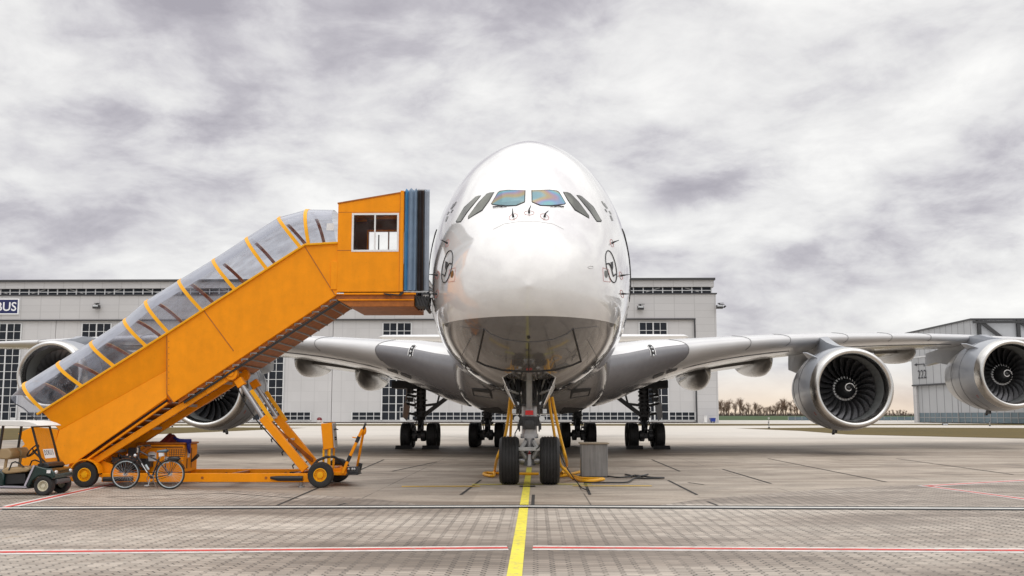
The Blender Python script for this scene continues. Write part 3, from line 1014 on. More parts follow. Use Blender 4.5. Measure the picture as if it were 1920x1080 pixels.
def fus(s, t):
    w, zt, zb, zm = f_w(s), f_top(s), f_bot(s), f_m(s)
    if s > 60:
        zm = min(max(zm, zb), zt)
    c, sn = math.cos(t), math.sin(t)
    ex, ez = (1.1, 1.0) if sn >= 0 else (.94, .94)
    xx = w * math.copysign(abs(c) ** ex, c)
    zz = zm + ((zt - zm) if sn >= 0 else (zm - zb)) * math.copysign(abs(sn) ** ez, sn)
    return Vector((xx, NY + s, zz))
mb = MB()
ring = [[fus(s, 2 * PI * (k + .5) / NC) for k in range(NC)] for s in S_ROWS[1:]]
mb.v = [p for r in ring for p in r]
nr = len(ring)
BAYX, BAY0, BAY1 = .66, NY + 3.75, NY + 6.3
for i in range(nr - 1):
    for k in range(NC):
        q = [i * NC + k, i * NC + (k + 1) % NC, (i + 1) * NC + (k + 1) % NC, (i + 1) * NC + k]
        cc = sum((mb.v[j] for j in q), Vector()) / 4
        if abs(cc.x) < BAYX and BAY0 < cc.y < BAY1 and cc.z < 4:
            continue
        mb.f.append(q); mb.m.append(0)
tip = len(mb.v)
mb.v.append(Vector((0, NY, 4.72)))
for k in range(NC):
    mb.f.append([tip, (k + 1) % NC, k]); mb.m.append(0)
mb.f.append([(nr - 1) * NC + k for k in range(NC)]); mb.m.append(0)
fus_bvh = BVHTree.FromPolygons([tuple(v) for v in mb.v], [tuple(f) for f in mb.f])
fuse = obj('fuselage', mb, WHITE, plane, sharp=60)
print('SIL', max((at(960, 100, 1).z and (f_top(s) - CAM.z) / (NY + s)) for s in np.linspace(3, 20, 60)), max(f_w(s) / (NY + s) for s in np.linspace(3, 30, 60)))

def hit(px, py, bvh=None, off=.006):
    d = ray(px, py)
    loc, nor, i, dist = (bvh or fus_bvh).ray_cast(CAM, d)
    if loc is None:
        return None
    if nor.dot(d) > 0:
        nor = -nor
    return loc + nor * off

def decal(poly, off=.006, bvh=None, mirror=False, step=4.0):
    """lays a flat outline seen in the photo onto the curved skin, as a sheet following the skin"""
    bm = bmesh.new()
    vs = [bm.verts.new((p[0], p[1], 0)) for p in poly]
    bm.faces.new(vs)
    for _ in range(5):
        es = [e for e in bm.edges if e.calc_length() > step]
        if not es:
            break
        bmesh.ops.triangulate(bm, faces=bm.faces)
        es = [e for e in bm.edges if e.calc_length() > step]
        bmesh.ops.subdivide_edges(bm, edges=es, cuts=1)
    bmesh.ops.triangulate(bm, faces=bm.faces)
    bm.verts.index_update()
    pts = [hit(v.co.x, v.co.y, bvh, off) for v in bm.verts]
    fs = [[v.index for v in f.verts] for f in bm.faces if all(pts[v.index] is not None for v in f.verts)]
    pts = [p if p is not None else Vector((0, 0, 0)) for p in pts]
    bm.free()
    m = MB()
    m.add([(-p.x, p.y, p.z) for p in pts] if mirror else pts, fs)
    used = sorted({i for f in m.f for i in f})
    re = {i: k for k, i in enumerate(used)}
    m.v = [m.v[i] for i in used]
    m.f = [[re[i] for i in f] for f in m.f]
    return m

def dline(path, w, off=.008, bvh=None, mirror=False, closed=False, mb=None):
    """a thin raised seam along a path on the skin; w in metres"""
    P = []
    n_ = len(path)
    segs = n_ if closed else n_ - 1
    for i in range(segs):
        a, b = path[i], path[(i + 1) % n_]
        k = max(2, int(math.hypot(b[0] - a[0], b[1] - a[1]) / 3))
        for j in range(k):
            P.append((a[0] + (b[0] - a[0]) * j / k, a[1] + (b[1] - a[1]) * j / k))
    P.append(path[0] if closed else path[-1])
    W3 = [hit(p[0], p[1], bvh, off) for p in P]
    W3 = [p for p in W3 if p is not None]
    if mirror:
        W3 = [Vector((-p.x, p.y, p.z)) for p in W3]
    mb = mb or MB()
    mb.tube(W3, w / 2, 5)
    return mb
def grow(poly, k):
    cx = sum(p[0] for p in poly) / len(poly); cy = sum(p[1] for p in poly) / len(poly)
    out = []
    for p in poly:
        dx, dy = p[0] - cx, p[1] - cy
        L = math.hypot(dx, dy)
        out.append((p[0] + dx / L * k, p[1] + dy / L * k))
    return out

# --- cockpit glazing (shapes read off the right side, mirrored)
panes = [([(998, 357.5), (1030, 357.5), (1043, 358.6), (1047, 361), (1059.5, 381), (1057, 383), (1032, 385.3), (1014, 385), (998.5, 379)], SCREEN),
         ([(1056.5, 361), (1065, 362), (1071, 364.5), (1084, 380), (1103, 403), (1103.5, 409), (1094, 403), (1078, 393), (1066, 377)], PANE),
         ([(1081.5, 367), (1087, 367.6), (1092, 369.5), (1101, 378), (1111, 388), (1127, 412.5), (1126, 415), (1118, 414.5), (1106, 396)], PANE)]
for mir in (False, True):
    for poly, m in panes:
        fr = obj('window_seal', decal(grow(poly, 1.9), .004, mirror=mir), LINE, fuse, fix=False)
        p = obj('windscreen_pane', decal(poly, .012, mirror=mir), m, fuse, fix=False)
    # wipers
    mb = dline([(1032, 387), (1045, 387), (1057, 388.5)], .03, .02, mirror=mir)
    dline([(995.5, 356), (997, 358), (998, 362)] if False else [(1045, 386.5), (1040, 388)], .03, .02, mirror=mir, mb=mb)
    obj('wiper', mb, LINE, fuse)
# --- air data probes: three under the windscreen, two per side
def ell(cx, cy, a, b, tilt=0, n=20):
    return [(cx + a * math.cos(t) * math.cos(tilt) - b * math.sin(t) * math.sin(tilt), cy + a * math.cos(t) * math.sin(tilt) + b * math.sin(t) * math.cos(tilt))
            for t in (2 * PI * i / n for i in range(n))]
def probe(cx, cy, a, b, tilt, dirp):
    o = obj('probe_ring', dline(ell(cx, cy, a, b, tilt), .009, .006, closed=True), REDL, fuse)
    base = hit(cx, cy, off=0.0)
    d = ray(cx, cy)
    nor = fus_bvh.ray_cast(CAM, d)[1]
    if nor.dot(d) > 0: nor = -nor
    e = hit(cx + dirp[0] * .8, cy + dirp[1] * .8, off=.13)
    obj('probe', MB().tube([base, base + nor * .09, e], [.03, .02, .009], 7), LINE, fuse)
probe(992, 399.5, 9.5, 4.0, 0, (4, -6))
probe(962.5, 406.8, 8.5, 5.0, -.45, (1, -8))
probe(1021, 406.8, 8.5, 5.0, .45, (6, -3))
for cx, cy, d in ((839, 456, (-5, -3)), (1147, 456, (6, -2)), (820.5, 516, (-8, 0)), (1164, 517, (9, -2)), (819.5, 551, (-6, 0)), (1166, 551, (6, 0))):
    probe(cx, cy, 2.6, 7.5, .25 if cx < 990 else -.25, d)
# --- roundels with a flying crane on both sides
def roundel(cx, cy, s):
    mb = dline(ell(cx, cy, 8.6, 30.5, -s * .20, 40), .028, .008, closed=True)
    # bird: a swept line with a wedge body
    dline([(cx - s * 8.5, cy - 5), (cx - s * 4, cy - 6), (cx, cy + 2), (cx + s * 4, cy + 18), (cx + s * 9, cy + 14)], .035, .008, mb=mb)
    o = obj('crane_roundel', mb, LINE, fuse)
    obj('crane_body', decal([(cx - s * 1.0, cy - 8), (cx + s * 3.6, cy - 10), (cx + s * 4.2, cy + 1), (cx + s * 3.0, cy + 7), (cx - s * .2, cy + 1)], .007), LINE, fuse, fix=False)
roundel(1145.5, 500, 1)
roundel(839, 500, -1)
# --- static ports: red bordered plates with a dark patch
for cx, s in ((1136, -1), (848, 1)):
    quad = [(cx - 5 * s, 503 + 3), (cx + 6 * s, 502), (cx + 5 * s, 527), (cx - 8 * s, 529)]
    obj('port_border', dline(quad, .008, .006, closed=True), REDL, fuse)
    obj('static_port', decal(ell(cx, 514, 2.8, 7, .15 * s), .007), PANE, fuse, fix=False)
# --- cabin windows and door outlines on the flanks
def side_pt(s, z, sg, off=.006):
    """skin point at station s and height z"""
    lo, hi = -PI / 2, PI / 2
    for _ in range(40):
        m = (lo + hi) / 2
        if fus(s, m).z < z: lo = m
        else: hi = m
    p = fus(s, lo); q = fus(s, lo + .01); r2 = fus(s + .05, lo)
    nr_ = (q - p).cross(r2 - p).normalized()
    if nr_.x < 0: nr_ = -nr_
    p = p + nr_ * off
    return Vector((p.x * sg, p.y, p.z))
def side_patch(s0, s1, z0, z1, sg, off=.008, ns=3, nz=3, cut=.25):
    g_ = [[side_pt(s0 + (s1 - s0) * i / ns, z0 + (z1 - z0) * j / nz, sg, off) for i in range(ns + 1)] for j in range(nz + 1)]
    m = MB()
    for j in range(nz):
        for i in range(ns):
            m.add([g_[j][i], g_[j][i + 1], g_[j + 1][i + 1], g_[j + 1][i]], [(0, 1, 2, 3)])
    return m
for sg in (-1, 1):
    for k in range(26):
        s = 13.6 + k * 1.05
        obj('cabin_window', side_patch(s, s + .25, 8.35, 8.70, sg, ns=1, nz=2), WINBLK, fuse)
        if k > 2:
            obj('cabin_window', side_patch(s, s + .25, 5.95, 6.30, sg, ns=1, nz=2), WINBLK, fuse)
    for s, z0, z1 in ((6.2, 5.15, 7.15), (16.0, 7.7, 9.4)):
        mb = MB()
        loop = [(s, z0), (s + 1.05, z0), (s + 1.05, z1), (s, z1), (s, z0)]
        pts = []
        for (a, b), (c, d) in zip(loop, loop[1:]):
            for j in range(8):
                pts.append(side_pt(a + (c - a) * j / 8, b + (d - b) * j / 8, sg, .008))
        mb.tube(pts, .011, 5, closed=True)
        obj('door_outline', mb, LINE, fuse)
        obj('door_window', side_patch(s + .38, s + .62, z0 + 1.2, z0 + 1.5, sg, ns=1, nz=2), WINBLK, fuse)
# small dark louvre marks high on the flanks
for mir in (False, True):
    mb = decal([(1131, 384), (1133, 380), (1140, 391), (1137, 391)], .008, mirror=mir)
    for poly in ([(1127, 377), (1130, 378), (1133, 384), (1130, 383)], [(1133, 392), (1136, 392), (1139, 398), (1137, 398)], [(1141, 396), (1143, 395), (1147, 402), (1145, 402)],
                 [(1143, 404), (1146, 404), (1150, 414), (1147, 414)]):
        m2 = decal(poly, .008, mirror=mir)
        mb.add(m2.v, m2.f)
    obj('vent_mark', mb, PANE, fuse, fix=False)
# --- belly seams: the forward gear doors and other lines
mb = dline([(908, 616.5), (894.5, 677.5)], .045, .006)
dline([(1074, 616.5), (1089.5, 677.5)], .045, .006, mb=mb)
dline([(894.5, 677.5), (910, 685), (942, 694), (991, 696.8), (1040, 694), (1072, 685), (1089.5, 677.5)], .045, .006, mb=mb)
dline([(991.5, 641), (991.5, 697)], .025, .006, mb=mb)
obj('gear_door_outline', mb, LINE, fuse)
mb = dline([(908, 616.5), (920, 626), (945, 636), (975, 640.5), (991, 641), (1008, 640.5), (1038, 636), (1063, 626), (1074, 616.5)], .022, .005)
obj('gear_door_edge', mb, SEAM, fuse)
obj('drain_port', decal(ell(991, 632, 3.1, 3.1), .008), LINE, fuse, fix=False)
for mir in (False, True):
    mb = dline([(1100, 634), (1120, 670), (1112, 690), (1090, 702)], .012, .005, mirror=mir)
    dline([(1074, 616.5), (1120, 612)], .010, .004, mirror=mir, mb=mb)
    obj('panel_seam', mb, SEAM, fuse)
obj('radome_seam', dline([(925, 430), (945, 420), (970, 416), (991, 415), (1012, 416), (1037, 420), (1057, 430)], .010, .003), mat('radome seam pale', (.62, .61, .60), .4), fuse)
obj('panel_mark', dline(ell(1107, 501, 5, 2.2), .014, .004, closed=True), mat('pale mark', (.55, .55, .55), .4), fuse)

# --- wheel bay inside the belly
mb = MB()
x_, y0_, y1_ = .72, BAY0 - .1, BAY1 + .15
mb.add([(-x_, y0_, 2.5), (x_, y0_, 2.5), (x_, y1_, 2.3), (-x_, y1_, 2.3), (-x_, y0_, 4.0), (x_, y0_, 4.0), (x_, y1_, 4.2), (-x_, y1_, 4.2)],
       [(4, 5, 6, 7), (0, 1, 5, 4), (1, 2, 6, 5), (2, 3, 7, 6), (3, 0, 4, 7)])
mb.v[0].z = mb.v[1].z = 2.95; mb.v[2].z = mb.v[3].z = 2.62
rb = random.Random(4)
for k in range(9):
    yy = y0_ + .2 + k * .24
    mb.beam((-x_ + .02, yy, 3.2), (-x_ + .02, yy, 3.9), .08, .05)
    mb.beam((x_ - .02, yy, 3.2), (x_ - .02, yy, 3.9), .08, .05)
obj('gear_bay', mb, BAY, fuse, fix=False)

# --- belly fairing
def sup(cx, cz, a, bt, bb, e, y, n=64):
    out = []
    for k in range(n):
        t = 2 * PI * k / n
        c, s = math.cos(t), math.sin(t)
        out.append((cx + a * math.copysign(abs(c) ** (2 / e), c), y, cz + (bt if s > 0 else bb) * math.copysign(abs(s) ** (2 / e), s)))
    return out
rows = []
for y, a, zb, e in ((39.2, 2.0, 2.75, 2.2), (40.0, 2.7, 2.42, 2.3), (41, 3.05, 2.15, 2.5), (42.2, 3.28, 1.97, 2.8), (43.6, 3.42, 1.88, 3.1), (45.5, 3.5, 1.84, 3.3), (50, 3.55, 1.83, 3.4), (58, 3.55, 1.85, 3.3), (63, 3.3, 2.1, 2.8), (68, 2.6, 2.7, 2.4), (71, 1.5, 3.4, 2.2)):
    rows.append(sup(0, 4.6, a, .8, 4.6 - zb, e, y))
fm = MB().loft(rows)
fair_bvh = BVHTree.FromPolygons([tuple(v) for v in fm.v], [tuple(f) for f in fm.f])
fair = obj('belly_fairing', fm, BELLY, plane, sharp=60)
for mir in (False, True):
    q = [(1072, 730), (1107, 727.5), (1104, 741), (1069, 746)]
    a = obj('pack_inlet', decal(q, .01, fair_bvh, mir), MATS['bay interior'], fair, fix=False)
    obj('inlet_ramp', decal([(1074, 736), (1104, 733), (1102, 740), (1071, 745)], .02, fair_bvh, mir), MATS['belly grey'], fair, fix=False)
    obj('inlet_seam', dline(q, .03, .012, fair_bvh, mir, closed=True), LINE, fair)
    obj('gear_well', decal([(1050, 772), (1058, 764), (1095, 766), (1112, 774), (1100, 776.5), (1060, 777)], .015, fair_bvh, mir), MATS['bay interior'], fair, fix=False)

# --- wings
WX = [0, 3.4, 5.2, 7.0, 10.5, 14.9, 20, 25.7, 32, 39.6]
g_le = pchip(WX, [39.5, 43.0, 44.9, 46.6, 49.0, 52.0, 55.5, 59.6, 64.0, 69.4])
g_ch = pchip(WX, [20.5, 17.8, 16.0, 14.3, 12.6, 11.0, 9.2, 7.4, 5.8, 4.0])
g_zc = pchip(WX, [3.6, 3.90, 4.38, 4.78, 5.30, 5.72, 6.05, 6.30, 6.45, 6.75])
g_th = pchip(WX, [3.0, 2.70, 2.25, 1.70, 1.20, .95, .80, .66, .52, .30])
NP = 26
def foil(x0, sg=1, off=0.0, slant=0.0):
    """wing section at span x0; slant turns its front part square to the swept leading edge"""
    pts = []
    us = [(1 - math.cos(PI * i / NP)) / 2 for i in range(NP + 1)]
    def half(u, th_):
        return 5 * th_ * (.2969 * math.sqrt(u) - .126 * u - .3516 * u * u + .2843 * u ** 3 - .1036 * u ** 4) + .01
    for u in us[::-1]:
        pts.append((u, 1))
    for u in us[1:]:
        pts.append((u, -1))
    out = []
    for u, sgn in pts:
        xx = x0 - slant * .62 * min(u, .09) * g_ch(x0)
        le, ch, zc_ = g_le(xx), g_ch(xx), g_zc(xx)
        h = half(u, g_th(xx)) * sgn
        inc = R(2.6 - min(max((xx - 9) / 6, 0), 1))
        out.append(Vector((sg * xx, le + u * ch - (off if u < .2 else 0), zc_ + h + (off if h > 0 else -off) - math.tan(inc) * u * ch * .8)))
    return out
wings = []
for sg in (1, -1):
    xs = [3.0, 3.4, 4.2, 5.2, 6.2, 7.25, 7.28, 8.2, 9.2, 10.5, 12, 13.5, 14.9, 17, 20, 23, 25.7, 29, 32, 36, 39.2, 39.8]
    rg = [foil(v, sg, 0, {6.2: .55, 7.25: 1, 7.28: 1, 8.2: .5}.get(v, 0)) for v in xs]
    n_ = len(rg[0])
    w = MB().loft(rg, 0, True)
    mi = []
    fi = 0
    for i in range(len(xs) - 1):
        for k in range(n_):
            u_lower = k >= NP        # below the leading edge
            if xs[i] < 7.2 and NP - 12 <= k <= NP + 12:
                mi.append(2 if k >= NP - 2 else 1)
            else:
                mi.append(0)
    mi += [0, 0]
    w.m = mi
    wo = obj('wing', w, [WINGC, WINGW, WINGD], plane, sharp=50)
    wings.append(wo)
    # slat seams
    for xx in (7.265, 10.6, 12.9, 16.5, 19.5, 22.4, 27.5, 31.5):
        pts = foil(xx, sg, .012, 1)[NP - 6:NP + 4]
        obj('slat_seam', MB().tube(pts, .011, 5), SEAM, wo)
    # under-wing panel edges
    mb = MB()
    for a, b, u in ((7.2, 13.2, .12), (16.3, 24.5, .12)):
        pts = []
        for j in range(14):
            xx = a + (b - a) * j / 13
            q_ = foil(xx, sg)[NP + 6]
            pts.append(q_ + Vector((0, 0, -.012)))
        mb.tube(pts, .02, 5)
    obj('slat_edge', mb, SEAM, wo)
    # landing light in the root leading edge
    pts = foil(5.33, sg, .02, .4)
    lp = [pts[k] for k in range(NP - 3, NP + 1)]
    pts2 = foil(5.50, sg, .02, .4)
    lp2 = [pts2[k] for k in range(NP - 3, NP + 1)]
    mb = MB()
    mb.add(lp + lp2, [(i, i + 1, len(lp) + i + 1, len(lp) + i) for i in range(len(lp) - 1)])
    ll = obj('landing_light', mb, LINE, wo, fix=False)
    for k in (0, 1, 2, 3):
        c_ = (lp[k] + lp2[k]) / 2
        obj('lamp', MB().ball(c_ + Vector((0, -.02, 0)), .05, 0, 6), LAMP, ll)
    mb = MB().tube([p + Vector((-sg * .03, -.012, 0)) for p in lp], .018, 5)
    mb.tube([p + Vector((sg * .03, -.012, 0)) for p in lp2], .018, 5)
    obj('light_frame', mb, WINGW, ll)
    # dark access panels underneath, inboard
    for xx in (5.6, 6.3):
        a = foil(xx, sg); b = foil(xx + .55, sg)
        k0, k1 = NP + 5, NP + 6
        obj('vent_panel', MB().add([p + Vector((0, -.02, -.02)) for p in (a[k0], b[k0], b[k1], a[k1])], [(0, 1, 2, 3)]), SEAM, wo, fix=False)
    # flaps with a cream edge along the trailing edge
    for a, b in ((4.3, 8.2), (8.4, 13.6), (16.2, 24.0)):
        rows = []
        for j in range(7):
            xx = a + (b - a) * j / 6
            p = foil(xx, sg)
            te = p[0].copy(); cl_ = g_ch(xx)
            h_ = .26 if xx < 14 else .18
            y1 = te.y + .15; y0 = te.y - cl_ * .26
            zz_ = te.z
            rows.append([Vector((sg * xx, y0, zz_ - .18)), Vector((sg * xx, y0, zz_ - .18 - h_)), Vector((sg * xx, (y0 + y1) / 2, zz_ - .30 - h_)), Vector((sg * xx, y1, zz_ - .34)), Vector((sg * xx, y1, zz_ - .24)), Vector((sg * xx, (y0 + y1) / 2, zz_ - .05))])
        obj('flap', MB().loft(rows), CANOE, wo, sharp=40)
    # flap track canoes
    for xx, y0, y1, zb, hw, hh in ((9.45, 55.5, 66.5, 3.22, .68, 1.0), (13.4, 57.5, 67.5, 4.07, .60, .92), (20.0, 60.0, 68.5, 4.75, .62, .80), (23.2, 62, 70, 5.05, .55, .7)):
        rows = []
        for j in range(15):
            u = j / 14
            yy = y0 + (y1 - y0) * u
            k = max(math.sin(PI * min(u * 1.9, .5 + (u - .263) * .68)) ** .62, .02) if u < 1 else .02
            zcn = zb + hh * 1.02
            rows.append(sup(sg * xx, zcn, hw * k, hh * .9 * k, hh * 1.02 * k, 2.1, yy, 28))
        obj('flap_track_fairing', MB().loft(rows), CANOE, wo, sharp=60)

# --- tailplane and fin
def slab(sec, n=20):
    """sec: list of (origin, chord dir y, chord, thickness, normal axis)"""
    rows = []
    for o_, ch, th_, ax in sec:
        r_ = []
        us = [(1 - math.cos(PI * i / 10)) / 2 for i in range(11)]
        hf = lambda u: 5 * th_ * (.2969 * math.sqrt(u) - .126 * u - .3516 * u * u + .2843 * u ** 3 - .1036 * u ** 4) + .01
        for u in us[::-1]: r_.append(Vector(o_) + Vector((0, u * ch, 0)) + Vector(ax) * hf(u))
        for u in us[1:]: r_.append(Vector(o_) + Vector((0, u * ch, 0)) - Vector(ax) * hf(u))
        rows.append(r_)
    return MB().loft(rows)
for sg in (1, -1):
    obj('tailplane', slab([((sg * .5, NY + 57.5, 7.95), 8.6, .8, (0, 0, 1)), ((sg * 13.6, NY + 68.5, 8.86), 3.6, .42, (0, 0, 1)), ((sg * 14.1, NY + 69.6, 8.88), 2.4, .1, (0, 0, 1))]), WINGW, plane)
obj('tail_fin', slab([((0, NY + 52.5, 10.0), 14, 1.2, (1, 0, 0)), ((0, NY + 55.5, 12.4), 11.2, 1.0, (1, 0, 0)), ((0, NY + 65.5, 22.2), 5, .5, (1, 0, 0))]), mat('fin blue', (.01, .03, .13), .3), plane)

# --- engines
def blade_mesh():
    rows = []
    for j in range(11):
        u = j / 10
        r = .46 + (1.475 - .46) * u if j != 1 else .57
        st = R(22 + 40 * u)
        ch = .30 + .24 * math.sin(PI * min(u * 1.05, 1) * .75)
        sweep = .05 - .34 * u + .30 * u * u * 1.15          # tangential bow
        L_, th_ = ch, .035 * (1 - u) + .012
        row = []
        for a, b in ((-.5, 0), (-.2, 1), (.2, 1), (.5, 0), (.2, -1), (-.2, -1)):
            tq = a * L_ * math.sin(st) + b * th_ * math.cos(st) * .5
            ay = a * L_ * math.cos(st) - b * th_ * math.sin(st) * .5
            ang = (tq + sweep) / r
            row.append(Vector((r * math.sin(ang), ay, r * math.cos(ang))))
        rows.append(row)
    m = MB().loft(rows)
    m.m = [1 if i in (0, 1, 5) else 0 for i in range(len(m.f))]  # white-ish highlight at the blade root put into the colour
    return m
def engine_parts():
    out = {}
    nac = MB().lathe([(1.90, .60), (1.945, .95), (1.985, 1.5), (1.99, 2.1), (1.95, 3.0), (1.85, 3.9), (1.70, 4.7), (1.53, 5.5), (1.50, 5.5), (1.44, 5.1), (1.40, 4.6)], n=72)
    out['nacelle'] = (nac, NACEL, 45)
    out['inlet_lip'] = (MB().lathe([(1.525, .62), (1.53, .34), (1.565, .14), (1.625, .035), (1.70, 0), (1.775, .035), (1.835, .16), (1.875, .36), (1.903, .62)], n=72), LIP, 60)
    out['inlet_barrel'] = (MB().lathe([(1.525, .60), (1.51, 1.0), (1.495, 1.35), (1.49, 1.95)], n=72), BARREL, 60)
    b = MB().disc((0, 1.93, 0), 1.495, n=48)
    out['fan_backing'] = (b, BLACK, 30)
    sp = MB().lathe([(.012, .80), (.06, .82), (.16, .90), (.30, 1.05), (.42, 1.24), (.48, 1.42), (.485, 1.75)], n=40)
    # white comma swirl painted on the cone
    pts, ra = [], []
    for i in range(26):
        t = i / 25
        a = .6 + t * 5.6
        r = .05 + .23 * t ** .8
        yy = np.interp(r, [.012, .06, .16, .30, .42], [.80, .82, .90, 1.05, 1.24]) - .004
        pts.append(Vector((r * math.cos(a) + .03, yy, -r * math.sin(a))))
        ra.append(.012 + .016 * math.sin(PI * t))
    sp.tube(pts, ra, 6, 1)
    out['spinner'] = (sp, [SPIN, MARK_HI], 50)
    out['exhaust_core'] = (MB().lathe([(1.35, 4.3), (1.15, 5.4), (.92, 6.2), (.74, 6.7), (.70, 6.7), (.55, 6.5), (.42, 6.8), (.10, 7.6)], n=40), STEEL, 50)
    rt = MB()
    for k in range(24):
        a = 2 * PI * (k + .5) / 24
        rt.beam((.485 * math.cos(a), 1.46, .485 * math.sin(a)), (.575 * math.cos(a), 1.50, .575 * math.sin(a)), .055, .02)
    dm = MB()
    dm.prism([(-.05, -2.12), (.05, -2.12), (.05, -1.9), (-.05, -1.9)], 3.2, 3.6)
    dm.beam((0, 3.55, -1.95), (0, 3.75, -2.18), .12, .10)
    out['drain_mast'] = (dm, GEARD, 30)
    for s, ky in ((1, 'strake'), (-1, 'strake ')):
        st = MB()
        i = 0
        st.add([(0, 1.15, 1.95), (0, 2.7, 1.93), (0, 2.65, 2.42), (0, 2.1, 2.36), (.05, 1.15, 1.95), (.05, 2.7, 1.93), (.05, 2.65, 2.42), (.05, 2.1, 2.36)],
               [(0, 1, 2, 3), (7, 6, 5, 4), (0, 4, 5, 1), (1, 5, 6, 2), (2, 6, 7, 3), (3, 7, 4, 0)])
        st.rotate(Matrix.Rotation(R(43) * s, 3, 'Y'), (0, 0, 0), i)
        out[ky] = (st, NACEL, 30)
    sm = MB()
    for yy, rr in ((2.35, 1.988), (3.75, 1.872)):
        sm.tube([(rr * math.cos(2 * PI * k / 60), yy, rr * math.sin(2 * PI * k / 60)) for k in range(60)], .008, 4, closed=True)
    for a0 in (-.95, -2.2):
        lp = []
        for k in range(28):
            t = 2 * PI * k / 28
            ang = a0 + .28 * math.cos(t)
            lp.append((1.975 * math.cos(ang) if False else (1.978 - .0 * abs(math.sin(t))) * math.cos(ang), 1.75 + .42 * math.sin(t), 1.992 * math.sin(ang)))
        sm.tube(lp, .007, 4, closed=True)
    out['cowl_seam'] = (sm, SEAM, 60)
    mk = MB()
    for a0, yy in ((-.62, 1.1), (-2.52, 1.1)):
        for k in range(2):
            ang = a0 + k * .05
            c_ = Vector((1.965 * math.cos(ang), yy, 1.965 * math.sin(ang)))
            u_ = Vector((-math.sin(ang), 0, math.cos(ang)))
            mk.tube([c_ + Vector((0, .06 * math.cos(t), 0)) + u_ * .035 * math.sin(t) for t in np.linspace(0, 2 * PI, 12, endpoint=False)], .008, 4, closed=True)
    out['cowl_mark'] = (mk, REDL, 60)
    return out
E = engine_parts()
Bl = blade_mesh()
proto = {}
for i, (ex, ey, ez) in enumerate(((14.9, 47.2, 3.08), (-15.3, 47.2, 3.08), (25.7, 54.6, 4.02), (-26.3, 54.6, 4.02))):
    L_ = Vector((ex, ey, ez))
    first = not proto
    def mk_part(nm, par, rot=None):
        if nm not in proto:
            m_, ma, shp = E[nm]
            o = obj('engine' if nm == 'nacelle' else nm.strip(), m_, ma, None, sharp=shp)
            proto[nm] = o
        else:
            o = proto[nm].copy()
            COL.objects.link(o)
        o.parent = par
        return o
    eng = mk_part('nacelle', plane)
    eng.location = L_ - Vector(plane.location)
    for nm in E:
        if nm != 'nacelle':
            mk_part(nm, eng)
    for k in range(24):
        if 'fan_blade' not in proto:
            o = obj('fan_blade', Bl, [BLADE, MARK_HI], None, sharp=50)
            proto['fan_blade'] = o
        else:
            o = proto['fan_blade'].copy()
            COL.objects.link(o)
        o.parent = eng
        o.location = (0, 1.62, 0)
        o.rotation_euler = (0, 2 * PI * k / 24 + .4 * i, 0)
    # pylon
    sg = 1 if ex > 0 else -1
    le = g_le(abs(ex)); zc_ = g_zc(abs(ex))
    rows = []
    for y, z0, z1, w_ in ((ey + 1.4, ez + 1.9, ez + 1.99, .10), (ey + 2.6, ez + 1.7, ez + 2.14, .40), (ey + 3.6, ez + 1.4, ez + 2.36, .56), (le + .1, ez + 1.2, zc_ + .10, .62), (le + 2.5, ez + .8, zc_ - .2, .62), (le + 5.0, ez + 1.1, zc_ - .4, .5), (le + 7.0, zc_ - 1.3, zc_ - .5, .2)):
        rows.append([Vector((ex + a * w_ / 2, y, zz_)) for a, zz_ in ((-1, z0), (1, z0), (1, (z0 + z1) / 2), (.75, z1), (-.75, z1), (-1, (z0 + z1) / 2))])
    obj('pylon', MB().loft(rows), NACEL, plane, sharp=40)

# --- landing gear
def tyre(mb, c, r, w, mi=0, grooves=4):
    h = w / 2
    prof = [(r * .52, -h * .62), (r * .60, -h * .86), (r * .78, -h), (r * .90, -h * .97), (r * .965, -h * .80)]
    if grooves:
        st = np.linspace(-h * .62, h * .62, grooves)
        for q in st:
            g_ = w * .022
            prof += [(r * .998, q - g_ * 1.6), (r * .975, q - g_), (r * .975, q + g_), (r * .998, q + g_ * 1.6)]
    prof += [(r * .965, h * .80), (r * .90, h * .97), (r * .78, h), (r * .60, h * .86), (r * .52, h * .62)]
    mb.lathe(prof, c, 'X', 56, mi)
    return mb
def wheel(par, c, r, w, grooves=4, rimm=None):
    t = obj('tyre', tyre(MB(), c, r, w, 0, grooves), RUB, par, sharp=45)
    c = Vector(c)
    mb = MB()
    for s in (-1, 1):
        mb.lathe([(r * .53, s * w * .36), (r * .46, s * w * .30), (r * .36, s * w * .16), (r * .2, s * w * .2), (r * .18, s * w * .42), (.001, s * w * .44)], c, 'X', 28)
    obj('rim', mb, rimm or GEARG, t, sharp=40)
    return t
ng = obj('nose_gear', MB().tube([(0, GY, .64), (0, GY - .02, 1.35)], .135, 20).tube([(0, GY - .02, 1.30), (0, GY - .10, 3.6)], .21, 20)
         .tube([(0, GY, 1.22), (0, GY, 1.34)], .24, 20).tube([(0, GY, .50), (0, GY, .86)], .17, 16), STEEL, plane, sharp=40)
obj('axle', MB().tube([(-.75, GY, .635), (.75, GY, .635)], .085, 16).tube([(-.26, GY, .635), (.26, GY, .635)], .12, 16), STEEL, ng)
for s in (-1, 1):
    wheel(ng, (s * .54, GY, .635), .635, .53, 5)
mb = MB()
for s in (-1, 1):
    mb.beam((s * .10, GY - .24, 1.15), (s * .22, GY - .42, .95), .07, .09)
    mb.beam((s * .22, GY - .42, .95), (s * .10, GY - .22, .70), .07, .09)
mb.box((-.28, GY - .46, .90), (.28, GY - .38, 1.0))
obj('torque_link', mb, GEARG, ng, bevel=.01)
mb = MB()
mb.box((-.26, GY - .40, 1.55), (.26, GY + .15, 1.80)); mb.box((-.17, GY - .5, 1.46), (.17, GY - .15, 1.72))
